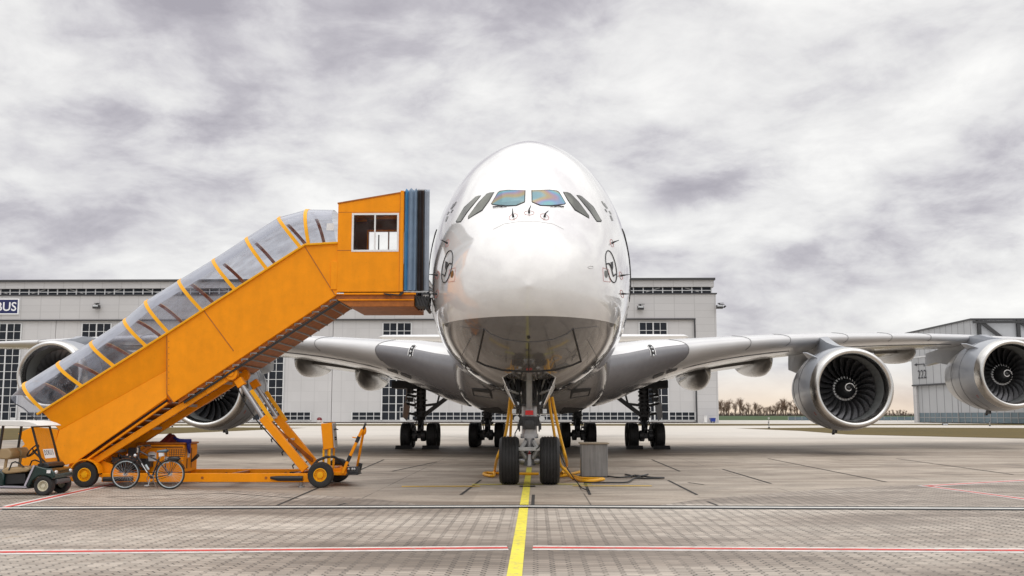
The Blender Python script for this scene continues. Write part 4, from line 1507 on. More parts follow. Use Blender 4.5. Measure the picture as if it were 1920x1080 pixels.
mb.lathe([(.001, -.08), (.13, -.06), (.13, 0)], (0, GY - .50, 1.60), 'Y', 20)
for s in (-1, 1):
    mb.box((s * .26, GY - .3, 1.45), (s * .32, GY - .1, 1.62)); mb.beam((s * .26, GY - .3, 1.4), (s * .26, GY - .3, 2.1), .04, .04)
    mb.beam((s * .26, GY - .34, 2.0), (s * .30, GY - .36, 3.3), .07, .07)
obj('steering_collar', mb, GEARD, ng, bevel=.012)
mb = MB()
mb.beam((0, GY - .30, 2.02), (0, GY - .55, 3.30), .16, .12)
for s in (-1, 1):
    mb.beam((s * .10, GY - .50, 2.75), (s * .14, GY - .62, 3.35), .09, .12)
    mb.beam((s * .30, GY - .2, 2.1), (s * .60, GY + .3, 3.1), .07, .07)
    mb.beam((s * .20, GY - .1, 2.2), (s * .5, GY - .5, 3.0), .05, .05)
obj('drag_brace', mb, GEARG, ng, bevel=.015)
mb = MB()
for k in range(8):
    a = rb.uniform(-.45, .45)
    mb.tube([(a, GY - .35, rb.uniform(2.0, 2.3)), (a + rb.uniform(-.1, .1), GY - .42, 2.6), (a * 1.2, GY - .3, 3.2)], .018, 6)
mb.tube([(-.1, GY - .45, 1.65), (-.25, GY - .5, 1.6), (-.38, GY - .5, 1.35), (-.36, GY - .45, 1.05)], .015, 6)
mb.tube([(.36, GY - .55, 1.25), (.25, GY - .5, 1.0), (.05, GY - .36, .83), (-.2, GY - .34, .86), (-.35, GY - .4, .95)], .016, 6)
obj('hydraulic_line', mb, BLACK, ng)
obj('steering_disconnect_box', MB().box((-.105, GY - .60, 1.84), (.105, GY - .42, 1.96)), REDP, ng, bevel=.01)
obj('red_mark', MB().add([(-.05, GY - .185, .80), (.05, GY - .185, .80), (0, GY - .185, .90)], [(0, 1, 2)]), REDP, ng)
for s in (-1, 1):
    l = obj('taxi_light', MB().lathe([(.04, .12), (.07, .08), (.08, 0)], (s * .335, GY - .45, 1.74), 'Y', 24), GEARD, ng)
    obj('lens', MB().disc((s * .335, GY - .452, 1.74), .075, n=24), LAMP, l)
    l = obj('landing_light', MB().lathe([(.03, .12), (.05, .08), (.055, 0)], (s * .32, GY - .45, 2.14), 'Y', 24), GEARD, ng)
    obj('lens', MB().disc((s * .32, GY - .452, 2.14), .05, n=24), LAMP, l)
    obj('light_arm', MB().beam((s * .1, GY - .3, 1.78), (s * .335, GY - .36, 1.74), .05, .05).beam((s * .1, GY - .3, 2.1), (s * .32, GY - .36, 2.14), .04, .04), GEARD, ng)
    obj('mirror_plate', MB().box((s * .36, GY + .1, 1.88), (s * .47, GY + .14, 2.0)), LAMP, ng)
    # open bay doors: hung at the edge, leaning inwards at the foot
    a0, a1 = Vector((s * .70, BAY0 + .05, 2.86)), Vector((s * .70, BAY1 - .1, 2.62))
    b0, b1 = Vector((s * .37, BAY0 + .35, 2.10)), Vector((s * .37, BAY1 - .5, 2.02))
    tk = Vector((s * .035, 0, .02))
    dmb = MB()
    dmb.add([a0, a1, b1, b0, a0 + tk, a1 + tk, b1 + tk, b0 + tk], [(0, 1, 2, 3), (7, 6, 5, 4), (0, 4, 5, 1), (1, 5, 6, 2), (2, 6, 7, 3), (3, 7, 4, 0)])
    dd = obj('bay_door', dmb, WINGW, ng)
    rbm = MB()
    for u in (.2, .45, .7):
        rbm.beam(a0.lerp(b0, u) - tk * 1.2 + Vector((0, .05, 0)), a1.lerp(b1, u) - tk * 1.2, .05, .05)
    for u in (.1, .4, .7, .95):
        rbm.beam(a0.lerp(a1, u) - tk * 1.6, b0.lerp(b1, u) - tk * 1.6, .05, .05)
    rbm.beam(a0.lerp(b0, .35) + Vector((0, -.02, 0)), Vector((s * .25, BAY0 + .5, 3.1)), .04, .04)
    obj('door_rib', rbm, GEARD, dd)
    mb = MB()
    mb.beam(a0.lerp(b0, .5), Vector((s * .30, GY - .4, 2.4)), .05, .05)
    obj('door_rod', mb, GEARG, dd)

def main_gear(x, ys, yc, ztop, track, sg, brace, name_door):
    g_ = obj('main_gear', MB().tube([(x, yc, .75), (x, yc, 1.75)], .17, 16).tube([(x, yc, 1.55), (x, yc + .1, ztop)], .27, 16), GEARD, plane, sharp=40)
    obj('bogie_beam', MB().beam((x, ys[0] - .1, .70), (x, ys[-1] + .1, .70), .26, .30), GEARD, g_, bevel=.03)
    for y in ys:
        obj('axle', MB().tube([(x - track / 2 - .1, y, .70), (x + track / 2 + .1, y, .70)], .10, 12), GEARD, g_)
        for s in (-1, 1):
            wheel(g_, (x + s * track / 2, y, .70), .70, .54, 4, GEARD)
    mb = MB()
    y0 = ys[0]
    for s in (-1, 1):
        mb.lathe([(.24, s * .02), (.30, s * .05), (.30, s * .28), (.2, s * .32)], (x + s * .08, y0, .70), 'X', 20)
        mb.tube([(x + s * .12, y0 - .28, .95), (x + s * .2, y0 - .2, 1.3), (x + s * .1, yc - .2, 1.7)], .03, 6)
    for k in range(14):
        c_ = Vector((x + rb.uniform(-.34, .34), y0 - rb.uniform(.05, .3), rb.uniform(.45, 1.5)))
        mb.box(c_ - Vector((.05, .05, .05)) * rb.uniform(.6, 1.5), c_ + Vector((.05, .05, .05)) * rb.uniform(.6, 1.6))
    obj('brake_unit', mb, GEARD, g_)
    mb = MB()
    mb.beam((x - .05, yc - .3, .85), (x, yc - .55, 1.25), .24, .08); mb.beam((x, yc - .55, 1.25), (x, yc - .26, 1.7), .24, .08)
    for k in range(10):
        zz_ = 1.3 + k * (ztop - 1.4) / 10
        mb.box((x - .34, yc - .32, zz_), (x + .34, yc + .1, zz_ + .07) if k % 3 == 0 else (x + .12, yc - .05, zz_ + .1))
        mb.tube([(x + rb.uniform(-.3, .3), yc - .34, zz_), (x + rb.uniform(-.35, .35), yc - .36, zz_ + .35)], .03, 6)
    obj('strut_fitting', mb, GEARG if False else GEARD, g_)
    if brace:
        bx = -sg
        obj('side_brace', MB().beam((x + bx * .1, yc - .05, 1.75), (x + bx * 1.75, yc - .2, 3.0), .22, .22)
            .beam((x + bx * .15, yc - .1, 2.35), (x + bx * .95, yc - .12, 2.45), .12, .14).beam((x + bx * .9, yc - .1, 2.4), (x + bx * 1.1, yc - .1, 3.2), .1, .1), GEARD, g_, bevel=.02)
    if name_door:
        ox = sg
        mb = MB()
        mb.add([(x + ox * .62, yc - 1.2, 3.25), (x + ox * .66, yc + .9, 3.25), (x + ox * .80, yc + .9, 1.85), (x + ox * .76, yc - 1.2, 1.75),
                (x + ox * .68, yc - 1.2, 3.25), (x + ox * .72, yc + .9, 3.25), (x + ox * .87, yc + .9, 1.85), (x + ox * .83, yc - 1.2, 1.75)],
               [(0, 1, 2, 3), (7, 6, 5, 4), (0, 4, 5, 1), (1, 5, 6, 2), (2, 6, 7, 3), (3, 7, 4, 0)])
        # ragged lower flap facing the front
        mb.add([(x + ox * .45, yc - 1.25, 2.3), (x + ox * .82, yc - 1.25, 2.5), (x + ox * .86, yc - 1.25, 1.72), (x + ox * .62, yc - 1.25, 1.5)], [(0, 1, 2, 3)])
        d_ = obj('gear_door', mb, BELLY, g_, fix=False)
        mb = MB()
        for zz_ in (1.95, 2.45, 2.95, 3.2):
            mb.beam((x + ox * .25, yc - .3, zz_ - .1), (x + ox * .75, yc - .4, zz_), .10, .14)
        mb.box((x + ox * .36, yc - .9, 2.55), (x + ox * .66, yc - .5, 2.8)); mb.box((x + ox * .38, yc - .9, 3.0), (x + ox * .7, yc - .4, 3.3))
        obj('door_linkage', mb, GEARD, d_)
        obj('wheel_well', MB().box((x - 1.5, yc - 1.2, 3.3), (x + 1.2, yc + 1.4, 3.7)), BAY, g_)
    return g_
for sg in (1, -1):
    main_gear(sg * 6.23, (56.1, 57.8), 56.9, 3.6, 1.42, sg, True, True)
    main_gear(sg * 2.63, (58.4, 60.1, 61.8), 59.8, 3.0, 1.46, sg, False, False)

# ================================================================== PASSENGER STAIR
SY0, SY1 = 26.0, 28.45                      # near and far side
SM = (SY0 + SY1) / 2
def P(px, py, Y=SY0):
    p = at(px, py, Y)
    return (p.x, p.z)
stair = thing('passenger_stair', 'tall orange boarding stair with a clear canopy, docked at the airliner door', 'boarding stair', (P(380, 900)[0], SM, 0))

def side(name, px_poly, y0, y1, m=ORANGE, bev=.012, dy=None):
    """the same side plate on the near and the far side"""
    a = [P(*q) for q in px_poly]
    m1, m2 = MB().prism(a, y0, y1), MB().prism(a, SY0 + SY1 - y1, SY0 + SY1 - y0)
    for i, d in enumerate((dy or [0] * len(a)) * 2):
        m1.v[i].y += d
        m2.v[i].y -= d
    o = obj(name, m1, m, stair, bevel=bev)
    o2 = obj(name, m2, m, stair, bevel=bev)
    return o, o2
up, up2 = side('upper_side_panel', [(313, 627), (572, 460.5), (633, 457), (633, 551), (628, 555), (325, 755), (313, 738)], SY0, SY0 + .06)
lo, lo2 = side('lower_side_panel', [(78, 772), (312.5, 627.5), (312.5, 692), (106, 807)], SY0 + .06, SY0 + .10, dy=[-.045, -.045, .09, .09])  # shade put into the shape: leans to face down and read darker
kk, kk2 = side('kick_panel', [(106, 807), (312.5, 692), (312.5, 746), (140, 868), (122, 872), (96, 845)], SY0 + .10, SY0 + .16, dy=[.04, .04, -.10, -.10, -.08, -.02])  # light put into the shape: leans to face up and read brighter
side('entry_panel', [(28, 813), (55, 800), (104, 806), (95, 846), (120, 872), (31, 876), (31, 842), (40, 833)], SY0 + .16, SY0 + .22)
# panel joints
def seamline(a, b, w=.022, Y=SY0 - .004):
    p, q = P(*a), P(*b)
    mb = MB().beam((p[0], Y, p[1]), (q[0], Y, q[1]), w, .008, up=(0, 1, 0))
    obj('panel_joint', mb, ORANGD, up)
for a, b in (((382, 582), (438, 658)), ((572, 463), (628, 553)), ((313, 630), (313, 738)), ((313, 738), (325, 754))):
    seamline(a, b)
mb = MB()
for k in range(9):
    p = P(316.5, 640 + k * 11.5)
    mb.ball((p[0], SY0 - .002, p[1]), .012, 0, 5)
obj('rivet', mb, ORANGD, up)
# top rail in yellow along both sides
for ys in (SY0 - .035, SY1 - .035):
    mb = MB()
    pts = [P(70, 777), P(313, 625.5), P(572, 459), P(633, 455.5)]
    for a, b in zip(pts, pts[1:]):
        mb.beam((a[0], ys + .035, a[1]), (b[0], ys + .035, b[1]), .11, .055)
    obj('top_rail', mb, YEL, stair, bevel=.01)
# lower edge trim under the kick panel
for Y in (SY0 + .10, SY1 - .10):
    a, b = P(148, 871), P(312, 755.5)
    obj('lower_edge', MB().beam((a[0], Y, a[1]), (b[0], Y, b[1]), .10, .05), ORANGE, stair, bevel=.008)
    a, b = P(138, 869), P(312, 749.5)
    obj('rubber_seal', MB().beam((a[0], Y + .01, a[1]), (b[0], Y + .01, b[1]), .05, .04), BLACK, stair)

# stair soffit and treads
def soffit(a, b, dz, w0, w1, m, name):
    p, q = P(*a), P(*b)
    return obj(name, MB().add([(p[0], w0, p[1]), (q[0], w0, q[1]), (q[0], w1, q[1]), (p[0], w1, p[1]), (p[0], w0, p[1] + dz), (q[0], w0, q[1] + dz), (q[0], w1, q[1] + dz), (p[0], w1, p[1] + dz)],
                              [(0, 1, 2, 3), (7, 6, 5, 4), (0, 4, 5, 1), (1, 5, 6, 2), (2, 6, 7, 3), (3, 7, 4, 0)]), m, stair)
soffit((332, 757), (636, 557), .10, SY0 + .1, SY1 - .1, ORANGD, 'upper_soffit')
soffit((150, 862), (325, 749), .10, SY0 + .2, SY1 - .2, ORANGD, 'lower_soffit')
# stringers of the upper flight with visible tread ends
for Y in (SY0 + .10, SY1 - .10):
    a, b, c = P(345, 755, Y), P(642, 562, Y), P(800, 574, Y)
    mb = MB().beam((a[0], Y, a[1]), (b[0], Y, b[1]), .06, .05)
    obj('stringer', mb, BLACK, stair)
for k in range(17):
    u = (k + .5) / 17
    px, py = 352 + (634 - 352) * u, 744 + (556 - 744) * u
    p = P(px, py, SY0 + .1)
    mb = MB()
    mb.box((p[0] - .10, SY0 + .085, p[1] - .03), (p[0] + .08, SY1 - .085, p[1] + .0))
    mb.box((p[0] - .10, SY0 + .085, p[1] - .07), (p[0] - .07, SY1 - .085, p[1] - .031))
    obj('step', mb, TREAD, stair)
for k in range(9):
    u = (k + .5) / 9
    px, py = 170 + (330 - 170) * u, 850 + (748 - 850) * u
    p = P(px, py)
    obj('step', MB().box((p[0] - .15, SY0 + .22, p[1] - .03), (p[0] + .12, SY1 - .22, p[1])), TREAD, stair)

# lift frame: inclined beams under the flight
for Y in (SY0 + .22, SY0 + 1.25):
    a, b = P(158, 874), P(436, 699)
    mb = MB().beam((a[0], Y, a[1]), (b[0], Y, b[1]), .12, .17)
    p = P(430, 700)
    mb.lathe([(.001, -.10), (.17, -.10), (.17, .10), (.001, .10)], (p[0], Y, p[1]), 'Y', 24)
    lb = obj('lift_beam', mb, ORANGE, stair, bevel=.012)
    mb = MB()
    for u in (.68, .78):
        q = Vector((a[0], Y, a[1])).lerp(Vector((b[0], Y, b[1])), u)
    q0, q1 = Vector((a[0], Y, a[1])).lerp(Vector((b[0], Y, b[1])), .80), Vector((a[0], Y, a[1])).lerp(Vector((b[0], Y, b[1])), .93)
    mb.beam(q0 + Vector((0, -.05, .03)), q1 + Vector((0, -.05, .03)), .06, .24)
    mb.lathe([(.001, -.13), (.08, -.13), (.08, .13), (.001, .13)], (p[0], Y, p[1]), 'Y', 20)
    obj('hinge_plate', mb, ORANGE, lb, bevel=.01)
for u in (.15, .4, .65, .9):
    a, b = Vector((P(158, 874)[0], 0, P(158, 874)[1])), Vector((P(436, 699)[0], 0, P(436, 699)[1]))
    q = a.lerp(b, u)
    obj('cross_tie', MB().beam((q.x, SY0 + .30, q.z), (q.x, SY0 + 1.18, q.z), .07, .07), TREAD, stair)
# lifting legs with hydraulic rods
for Y in (SY0 + .30, SY0 + 1.75):
    top, mid, bot = P(440, 710), P(487, 783), P(568, 882)
    def v3(q): return Vector((q[0], Y, q[1]))
    tp, md, bt = v3(top), v3(mid), v3(bot)
    leg = obj('support_leg', MB().beam(md, bt, .17, .20), ORANGE, stair, bevel=.015)
    obj('leg_bracket', MB().beam(tp.lerp(md, .0), tp.lerp(md, .18), .20, .22), ORANGE, leg, bevel=.015)
    mb = MB()
    mb.tube([tp, md.lerp(tp, -.15)], .065, 14)
    obj('hydraulic_rod', mb, STEEL, leg)
    mb = MB()
    off = Vector((.12, 0, .06))
    mb.beam(tp.lerp(md, .35) + off, md.lerp(bt, .12) + off, .07, .10)
    obj('rod_guard', mb, YEL, leg, bevel=.01)
    mb = MB()
    for u in (.1, .35, .6, .85):
        q = md.lerp(bt, u)
        mb.tube([q + Vector((-.12, 0, -.05)), q + Vector((-.17, 0, -.10)), q + Vector((-.14, 0, -.17))], .018, 6)
    mb.tube([tp + Vector((-.1, 0, -.05)), tp.lerp(md, .5) + Vector((-.15, 0, -.1)), md + Vector((-.12, 0, -.12)), md.lerp(bt, .5) + Vector((-.12, 0, -.06)), bt + Vector((-.1, 0, .05))], .016, 6)
    obj('hydraulic_hose', mb, BLACK, leg)
for q in (P(487, 783), P(522, 826)):
    obj('leg_tie', MB().beam((q[0], SY0 + .40, q[1]), (q[0], SY0 + 1.65, q[1]), .06, .05), IWHITE, stair)
q0, q1 = P(500, 795), P(560, 870)
obj('leg_brace', MB().beam((q0[0], SY0 + .4, q0[1]), (q1[0], SY0 + 1.7, q1[1]), .06, .08), ORANGD, stair)

# chassis
zc0, zc1 = P(300, 904.5)[1], P(300, 888)[1]
xa_, xb_ = P(186, 895)[0], P(585, 895)[0]
for Y in (SY0 + .14, SY1 - .26):
    r_ = obj('chassis_rail', MB().box((xa_, Y, zc0), (xb_, Y + .12, zc1)), ORANGE, stair, bevel=.012)
    mb = MB()
    for px in (376, 496):
        p = P(px, 896.5)
        mb.lathe([(.001, -.012), (.035, -.012), (.035, .0)], (p[0], Y, p[1]), 'Y', 14)
    obj('bolt', mb, ORANGD, r_)
    p0, p1 = P(505, 896), P(566, 897.5)
    obj('cable_sleeve', MB().tube([(p0[0], Y - .03, p0[1]), (p0[0] + .2, Y - .03, p0[1] - .02), (p1[0], Y - .03, p1[1])], [.03, .065, .065], 10), BLACK, r_)
    p0, p1 = P(190, 899), P(246, 898)
    obj('cable_sleeve', MB().tube([(p0[0], Y - .03, p0[1]), (p1[0], Y - .03, p1[1])], .06, 10), BLACK, r_)
for px in (190, 300, 420, 540, 580):
    p = P(px, 896)
    obj('chassis_cross_member', MB().box((p[0] - .05, SY0 + .27, zc0 + .03), (p[0] + .05, SY1 - .27, zc1 - .03)), ORANGD, stair)
def stair_wheel(px, py, Y, w=.20, r=.325):
    p = P(px, py)
    t = obj('wheel', MB().lathe([(r * .52, -w * .42), (r * .72, -w * .5), (r * .93, -w * .46), (r, -w * .3), (r, w * .3), (r * .93, w * .46), (r * .72, w * .5), (r * .52, w * .42)], (p[0], Y, r), 'Y', 44), RUB, stair, sharp=45)
    s = -1 if Y < SM else 1
    mb = MB().lathe([(r * .53, s * w * .44), (r * .47, s * w * .46), (r * .42, s * w * .2), (r * .26, s * w * .2), (r * .24, s * w * .48), (.001, s * w * .5)], (p[0], Y, r), 'Y', 32)
    for k in range(6):
        a = 2 * PI * k / 6
        mb.lathe([(.001, s * w * .30), (.016, s * w * .30), (.016, s * w * .2)], (p[0] + r * .35 * math.cos(a), Y, r + r * .35 * math.sin(a)), 'Y', 8)
    obj('rim', mb, YEL, t, sharp=40)
for px in (158, 600):
    for Y in (SY0 + .08, SY1 - .08):
        stair_wheel(px, 893.5, Y)
for px in (158, 600):
    p = P(px, 893.5)
    mb = MB().tube([(p[0], SY0 + .1, .325), (p[0], SY1 - .1, .325)], .05, 12)
    mb.box((p[0] - .18, SY0 + .25, .36), (p[0] + .18, SY1 - .25, .46))
    obj('axle', mb, ORANGD, stair)
# mudguard over the rear wheel and drawbar carriage at the front
mb = MB()
p = P(158, 893.5)
rr = .40
gp = [(p[0] + rr * math.cos(a), .325 + rr * math.sin(a)) for a in np.linspace(R(5), R(165), 14)]
gi = [(p[0] + (rr - .03) * math.cos(a), .325 + (rr - .03) * math.sin(a)) for a in np.linspace(R(165), R(5), 14)]
for Y0 in (SY0 - .02, SY1 - .24):
    for k in range(13):
        j = 13 - k
        mb.prism([gp[k], gp[k + 1], gi[j - 1], gi[j]], Y0, Y0 + .26)
a = P(136, 875); b = P(184, 872)
obj('mudguard', mb, ORANGE, stair)
mb = MB()
a, b, c, d = P(118, 874), P(152, 850), P(180, 872), P(192, 890)
mb.prism([a, P(135, 850), b, P(200, 872), P(212, 885), P(212, 905), P(190, 905), P(182, 880), P(158, 866), P(136, 876), P(128, 905), P(112, 900)], SY0 + .30, SY0 + .42)
obj('rear_frame', mb, ORANGE, stair, bevel=.01)
mb = MB().prism([a, P(135, 850), b, P(200, 872), P(212, 885), P(212, 905), P(190, 905), P(182, 880), P(158, 866), P(136, 876), P(128, 905), P(112, 900)], SY1 - .42, SY1 - .30)
obj('rear_frame', mb, ORANGE, stair, bevel=.01)
mb = MB()
rr_ = random.Random(11)
for k in range(26):
    p = P(rr_.uniform(196, 256), rr_.uniform(862, 886))
    s_ = rr_.uniform(.04, .14)
    Y = rr_.uniform(SY0 + .3, SY0 + 1.5)
    mb.box((p[0] - s_, Y, p[1] - s_ * .5), (p[0] + s_, Y + .2, p[1] + s_ * .5))
for k in range(12):
    a, b = P(rr_.uniform(190, 255), rr_.uniform(858, 890)), P(rr_.uniform(190, 255), rr_.uniform(858, 890))
    mb.tube([(a[0], SY0 + .5, a[1]), ((a[0] + b[0]) / 2, SY0 + .4, max(a[1], b[1]) + .1), (b[0], SY0 + .6, b[1])], .025, 6)
obj('hydraulic_pump', mb, GEARD, stair)
mb = MB()
for k in range(1):
    a, b = P(200, 884), P(262, 838)
    mb.tube([(a[0], SY0 + .7, a[1]), (b[0], SY0 + .7, b[1])], .06, 12)
obj('hydraulic_cylinder', mb, ORANGD, stair)

# front drawbar
mb = MB()
for Yd in (SY0 + .75, SY1 - .75):
    a, b = P(600, 885), P(642, 884)
    mb.beam((a[0], Yd, a[1]), (b[0], Yd, b[1]), .10, .10)
a, b = P(590, 890), P(642, 888)
mb.box((a[0], SY0 + .6, a[1] - .05), (b[0], SY1 - .6, a[1] + .04))
obj('drawbar_frame', mb, ORANGE, stair, bevel=.012)
mb = MB()
a, b = P(634, 890), P(673, 805)
Yn = SY0 + .55
mb.beam((a[0], Yn, a[1]), (b[0], Yn, b[1]), .075, .075)
a2, b2 = P(656, 880), P(675, 802)
mb.beam((a2[0], Yn + .5, a2[1]), (b2[0], Yn + .1, b2[1]), .06, .05)
q = P(676, 808); mb.ball((q[0], Yn + .05, q[1]), .075, 0, 7, (.7, .8, 1.5))
q = P(662, 822); mb.beam((q[0] - .12, Yn, q[1] + .02), (q[0] + .05, Yn, q[1] - .01), .03, .03)
tb = obj('tow_bar', mb, ORANGE, stair, bevel=.01)
av, bv = Vector((a[0], Yn, a[1])), Vector((b[0], Yn, b[1]))
for u in (.27, .70):
    obj('black_band', MB().beam(av.lerp(bv, u), av.lerp(bv, u + .13), .084, .084), BLACK, tb)
q, q1 = P(674, 806), P(679, 794)
obj('tow_handle', MB().beam((q[0], Yn, q[1]), (q1[0], Yn, q1[1]), .05, .05), BLACK, tb)
q0, q1 = P(661, 885), P(664, 872)
obj('tow_pin', MB().beam((q0[0], Yn + .45, q0[1]), (q1[0], Yn + .45, q1[1]), .09, .09), BLACK, tb)
mb = MB()
q0, q1 = P(641, 890), P(664, 878)
mb.box((q0[0], Yn + .1, q0[1]), (q1[0], Yn + .5, q1[1]))
mb.box((q0[0], Yn, P(641, 893)[1]), (q1[0], Yn + .6, P(641, 890.5)[1]))
obj('tow_head', mb, GEARD, stair, bevel=.01)
mb = MB()
for px in (645, 652, 656):
    q = P(px, 882); mb.ball((q[0], Yn + .09, q[1]), .035, 0, 6)
obj('tow_coupling', mb, ALU, stair)
# hoses over the front wheels
mb = MB()
pts = [P(578, 890), P(580, 876), P(590, 864), P(604, 858.5), P(618, 858), P(630, 866), P(637, 880)]
mb.tube([(p[0], SY0 + .22 + .08 * i, p[1]) for i, p in enumerate(pts)], .035, 8)
obj('air_hose', mb, BLACK, stair)
q = P(560, 905); q2_ = P(563, 914)
obj('jack_foot', MB().tube([(q[0], SY0 + .3, q[1] + .1), (q[0], SY0 + .3, .03)], .035, 10).tube([(q[0], SY0 + .3, .03), (q[0], SY0 + .3, 0)], .09, 14), STEEL, stair)
# control box on posts
mb = MB().prism([P(594.5, 795), P(615, 792.5), P(618.5, 841), P(599, 845)], SY0 + .45, SY0 + .95)
cb = obj('control_box', mb, ORANGE, stair, bevel=.015)
obj('control_panel', MB().prism([P(615.3, 793.5), P(617, 794.5), P(620.5, 840), P(618.8, 841)], SY0 + .50, SY0 + .90), GEARG, cb)
mb = MB()
for py in (805, 821, 825):
    q = P(619, py); mb.lathe([(.001, .05), (.022, .05), (.022, 0)], (q[0], SY0 + .6, q[1]), 'X', 10)
q, q1 = P(618, 806), P(627, 806)
mb.tube([(q[0], SY0 + .52, q[1]), (q1[0], SY0 + .52, q1[1])], .012, 6)
obj('switch', mb, BLACK, cb)
for px, Yp in ((599.5, SY0 + .5), (603, SY0 + .88), (611, SY0 + .5), (613.5, SY0 + .88)):
    q, q1 = P(px, 842), P(px - 1, 876)
    obj('box_post', MB().beam((q[0], Yp, q[1]), (q1[0], Yp, q1[1] - .1), .05, .05), YEL, stair)
q = P(589.5, 788.5)
bc = obj('beacon', MB().lathe([(.068, -.05), (.072, 0), (.068, .005)], (q[0], SY0 + .6, q[1]), 'Z', 20).tube([(q[0] + .06, SY0 + .6, q[1] - .04), (q[0] + .11, SY0 + .6, q[1] - .08), (q[0] + .11, SY0 + .6, q[1] - .5)], .018, 6), IWHITE, stair)
obj('beacon_dome', MB().lathe([(.068, .006), (.068, .03), (.055, .062), (.03, .08), (.001, .085)], (q[0], SY0 + .6, q[1]), 'Z', 20), mat('beacon red', (.20, .008, .015), .2, coat=.5), bc)

# engine housing on the chassis
ex0, ex1 = at(258, 860, SY0 + 1.0).x, at(344, 860, SY0 + 1.0).x
ez0, ez1 = at(300, 886, SY0 + 1.0).z, at(300, 833.5, SY0 + 1.0).z
EY0, EY1 = SY0 + 1.0, SY0 + 2.1
eh = obj('engine_housing', MB().box((ex0, EY0, ez0), (ex1, EY1, ez1)), ORANGE, stair, bevel=.03)
mb = MB()
mb.box((ex0 - .03, EY0 - .03, ez1 + .001), (ex1 + .03, EY1 + .03, ez1 + .055))
obj('housing_lid', mb, ORANGD, eh, bevel=.02)
mb = MB()
mb.box((ex0 + .30, EY0 - .012, ez1 - .08), (ex1 - .02, EY0 - .001, ez1 - .055))
mb.box((ex0 + .30, EY0 - .012, ez1 - .31), (ex0 + .46, EY0 - .001, ez1 - .28))
mb.box((ex1 + .001, EY0 + .25, ez0 + .1), (ex1 + .012, EY0 + .29, ez0 + .35)); mb.box((ex1 + .001, EY0 + .6, ez0 + .1), (ex1 + .012, EY0 + .62, ez1 - .1))
mb.box((ex0 + .75, EY0 - .012, ez0 + .05), (ex0 + .77, EY0 - .001, ez1 - .1))
obj('housing_louvre', mb, BLACK, eh)
mb = MB()
mb.box((ex0 + .28, EY0 - .011, ez0 + .30), (ex0 + .50, EY0 - .002, ez0 + .52))
mb.box((ex0 + .73, EY0 - .011, ez0 + .25), (ex0 + .84, EY0 - .002, ez0 + .42))
mb.box((ex0 + .32, EY0 - .011, ez1 - .22), (ex0 + .45, EY0 - .002, ez1 - .19))
mb.box((ex1 + .002, EY0 + .3, ez1 - .35), (ex1 + .011, EY0 + .45, ez1 - .15))
obj('notice_sheet', mb, PAPER, eh)
q = at(372, 857, SY0 + 1.6)
obj('exhaust_stub', MB().tube([(ex1, SY0 + 1.6, q.z - .12), (ex1 + .14, SY0 + 1.6, q.z), (ex1 + .20, SY0 + 1.55, q.z + .05)], [.03, .05, .05], 8), GEARD, eh)
q = at(247, 848, SY0 + .9)
obj('tail_light_panel', MB().box((q.x - .10, SY0 + .9, q.z - .10), (q.x + .10, SY0 + 1.0, q.z + .12)), GREYP, stair, bevel=.01)

# cloths lying on the housing are things of their own
lid = ez1 + .055
rc = random.Random(5)
def cloth(name, cx, cy, w, d, h, m, lab, seed, n_=14):
    r = random.Random(seed)
    gpts = []
    ph = [r.uniform(0, 6) for _ in range(6)]
    for j in range(n_ + 1):
        for i in range(n_ + 1):
            u, v = i / n_ * 2 - 1, j / n_ * 2 - 1
            e = max(0, 1 - (u * u) ** 1.5) * max(0, 1 - (v * v) ** 1.5)
            f = .55 + .25 * math.sin(3.1 * u + ph[0] + 2 * v) + .2 * math.sin(7 * u - 5 * v + ph[1])
            gpts.append((cx + u * w / 2 * (1 + .12 * math.sin(4 * v + ph[2])), cy + v * d / 2 * (1 + .12 * math.sin(4 * u + ph[3])), lid + .004 + h * e * max(f, .1)))
    mb = MB().add(gpts, [(j * (n_ + 1) + i, j * (n_ + 1) + i + 1, (j + 1) * (n_ + 1) + i + 1, (j + 1) * (n_ + 1) + i) for j in range(n_) for i in range(n_)])
    return tag(obj(name, mb, m, None, sharp=180), lab, 'cloth')
cx = (ex0 + ex1) / 2
cloth('jacket', at(318, 826, SY0 + 1.3).x, SY0 + 1.35, .50, .5, .24, REDC, 'crumpled dark red jacket lying on the orange engine box', 3)
mb = MB()
pts = [at(326, 820, SY0 + 1.2), at(336, 826, SY0 + 1.15), at(346, 830, SY0 + 1.1), at(358, 831, SY0 + 1.2)]
pts = [Vector((p.x, p.y, max(p.z, lid + .03))) for p in pts]
mb.tube(pts, [.03, .05, .06, .06], 8)
xe = ex1 + .045
mb.loft([[Vector((xe - .12, EY0 + .22 + .14 * t, lid + .02)) for t in (-1, -.3, .4, 1)], [Vector((xe + .01, EY0 + .22 + .13 * t, lid + .015)) for t in (-1, -.3, .4, 1)],
         [Vector((xe + .02, EY0 + .24 + .12 * t, lid - .13)) for t in (-1, -.3, .4, 1)], [Vector((xe + .02 + .01, EY0 + .28 + .06 * t, lid - .30)) for t in (-1, -.3, .4, 1)]], 0, False, False)
o = obj('towel', mb, BLUE, None, sharp=180)
s = o.modifiers.new('solid', 'SOLIDIFY'); s.thickness = .02
tag(o, 'blue cloth draped over the right end of the orange engine box', 'cloth')

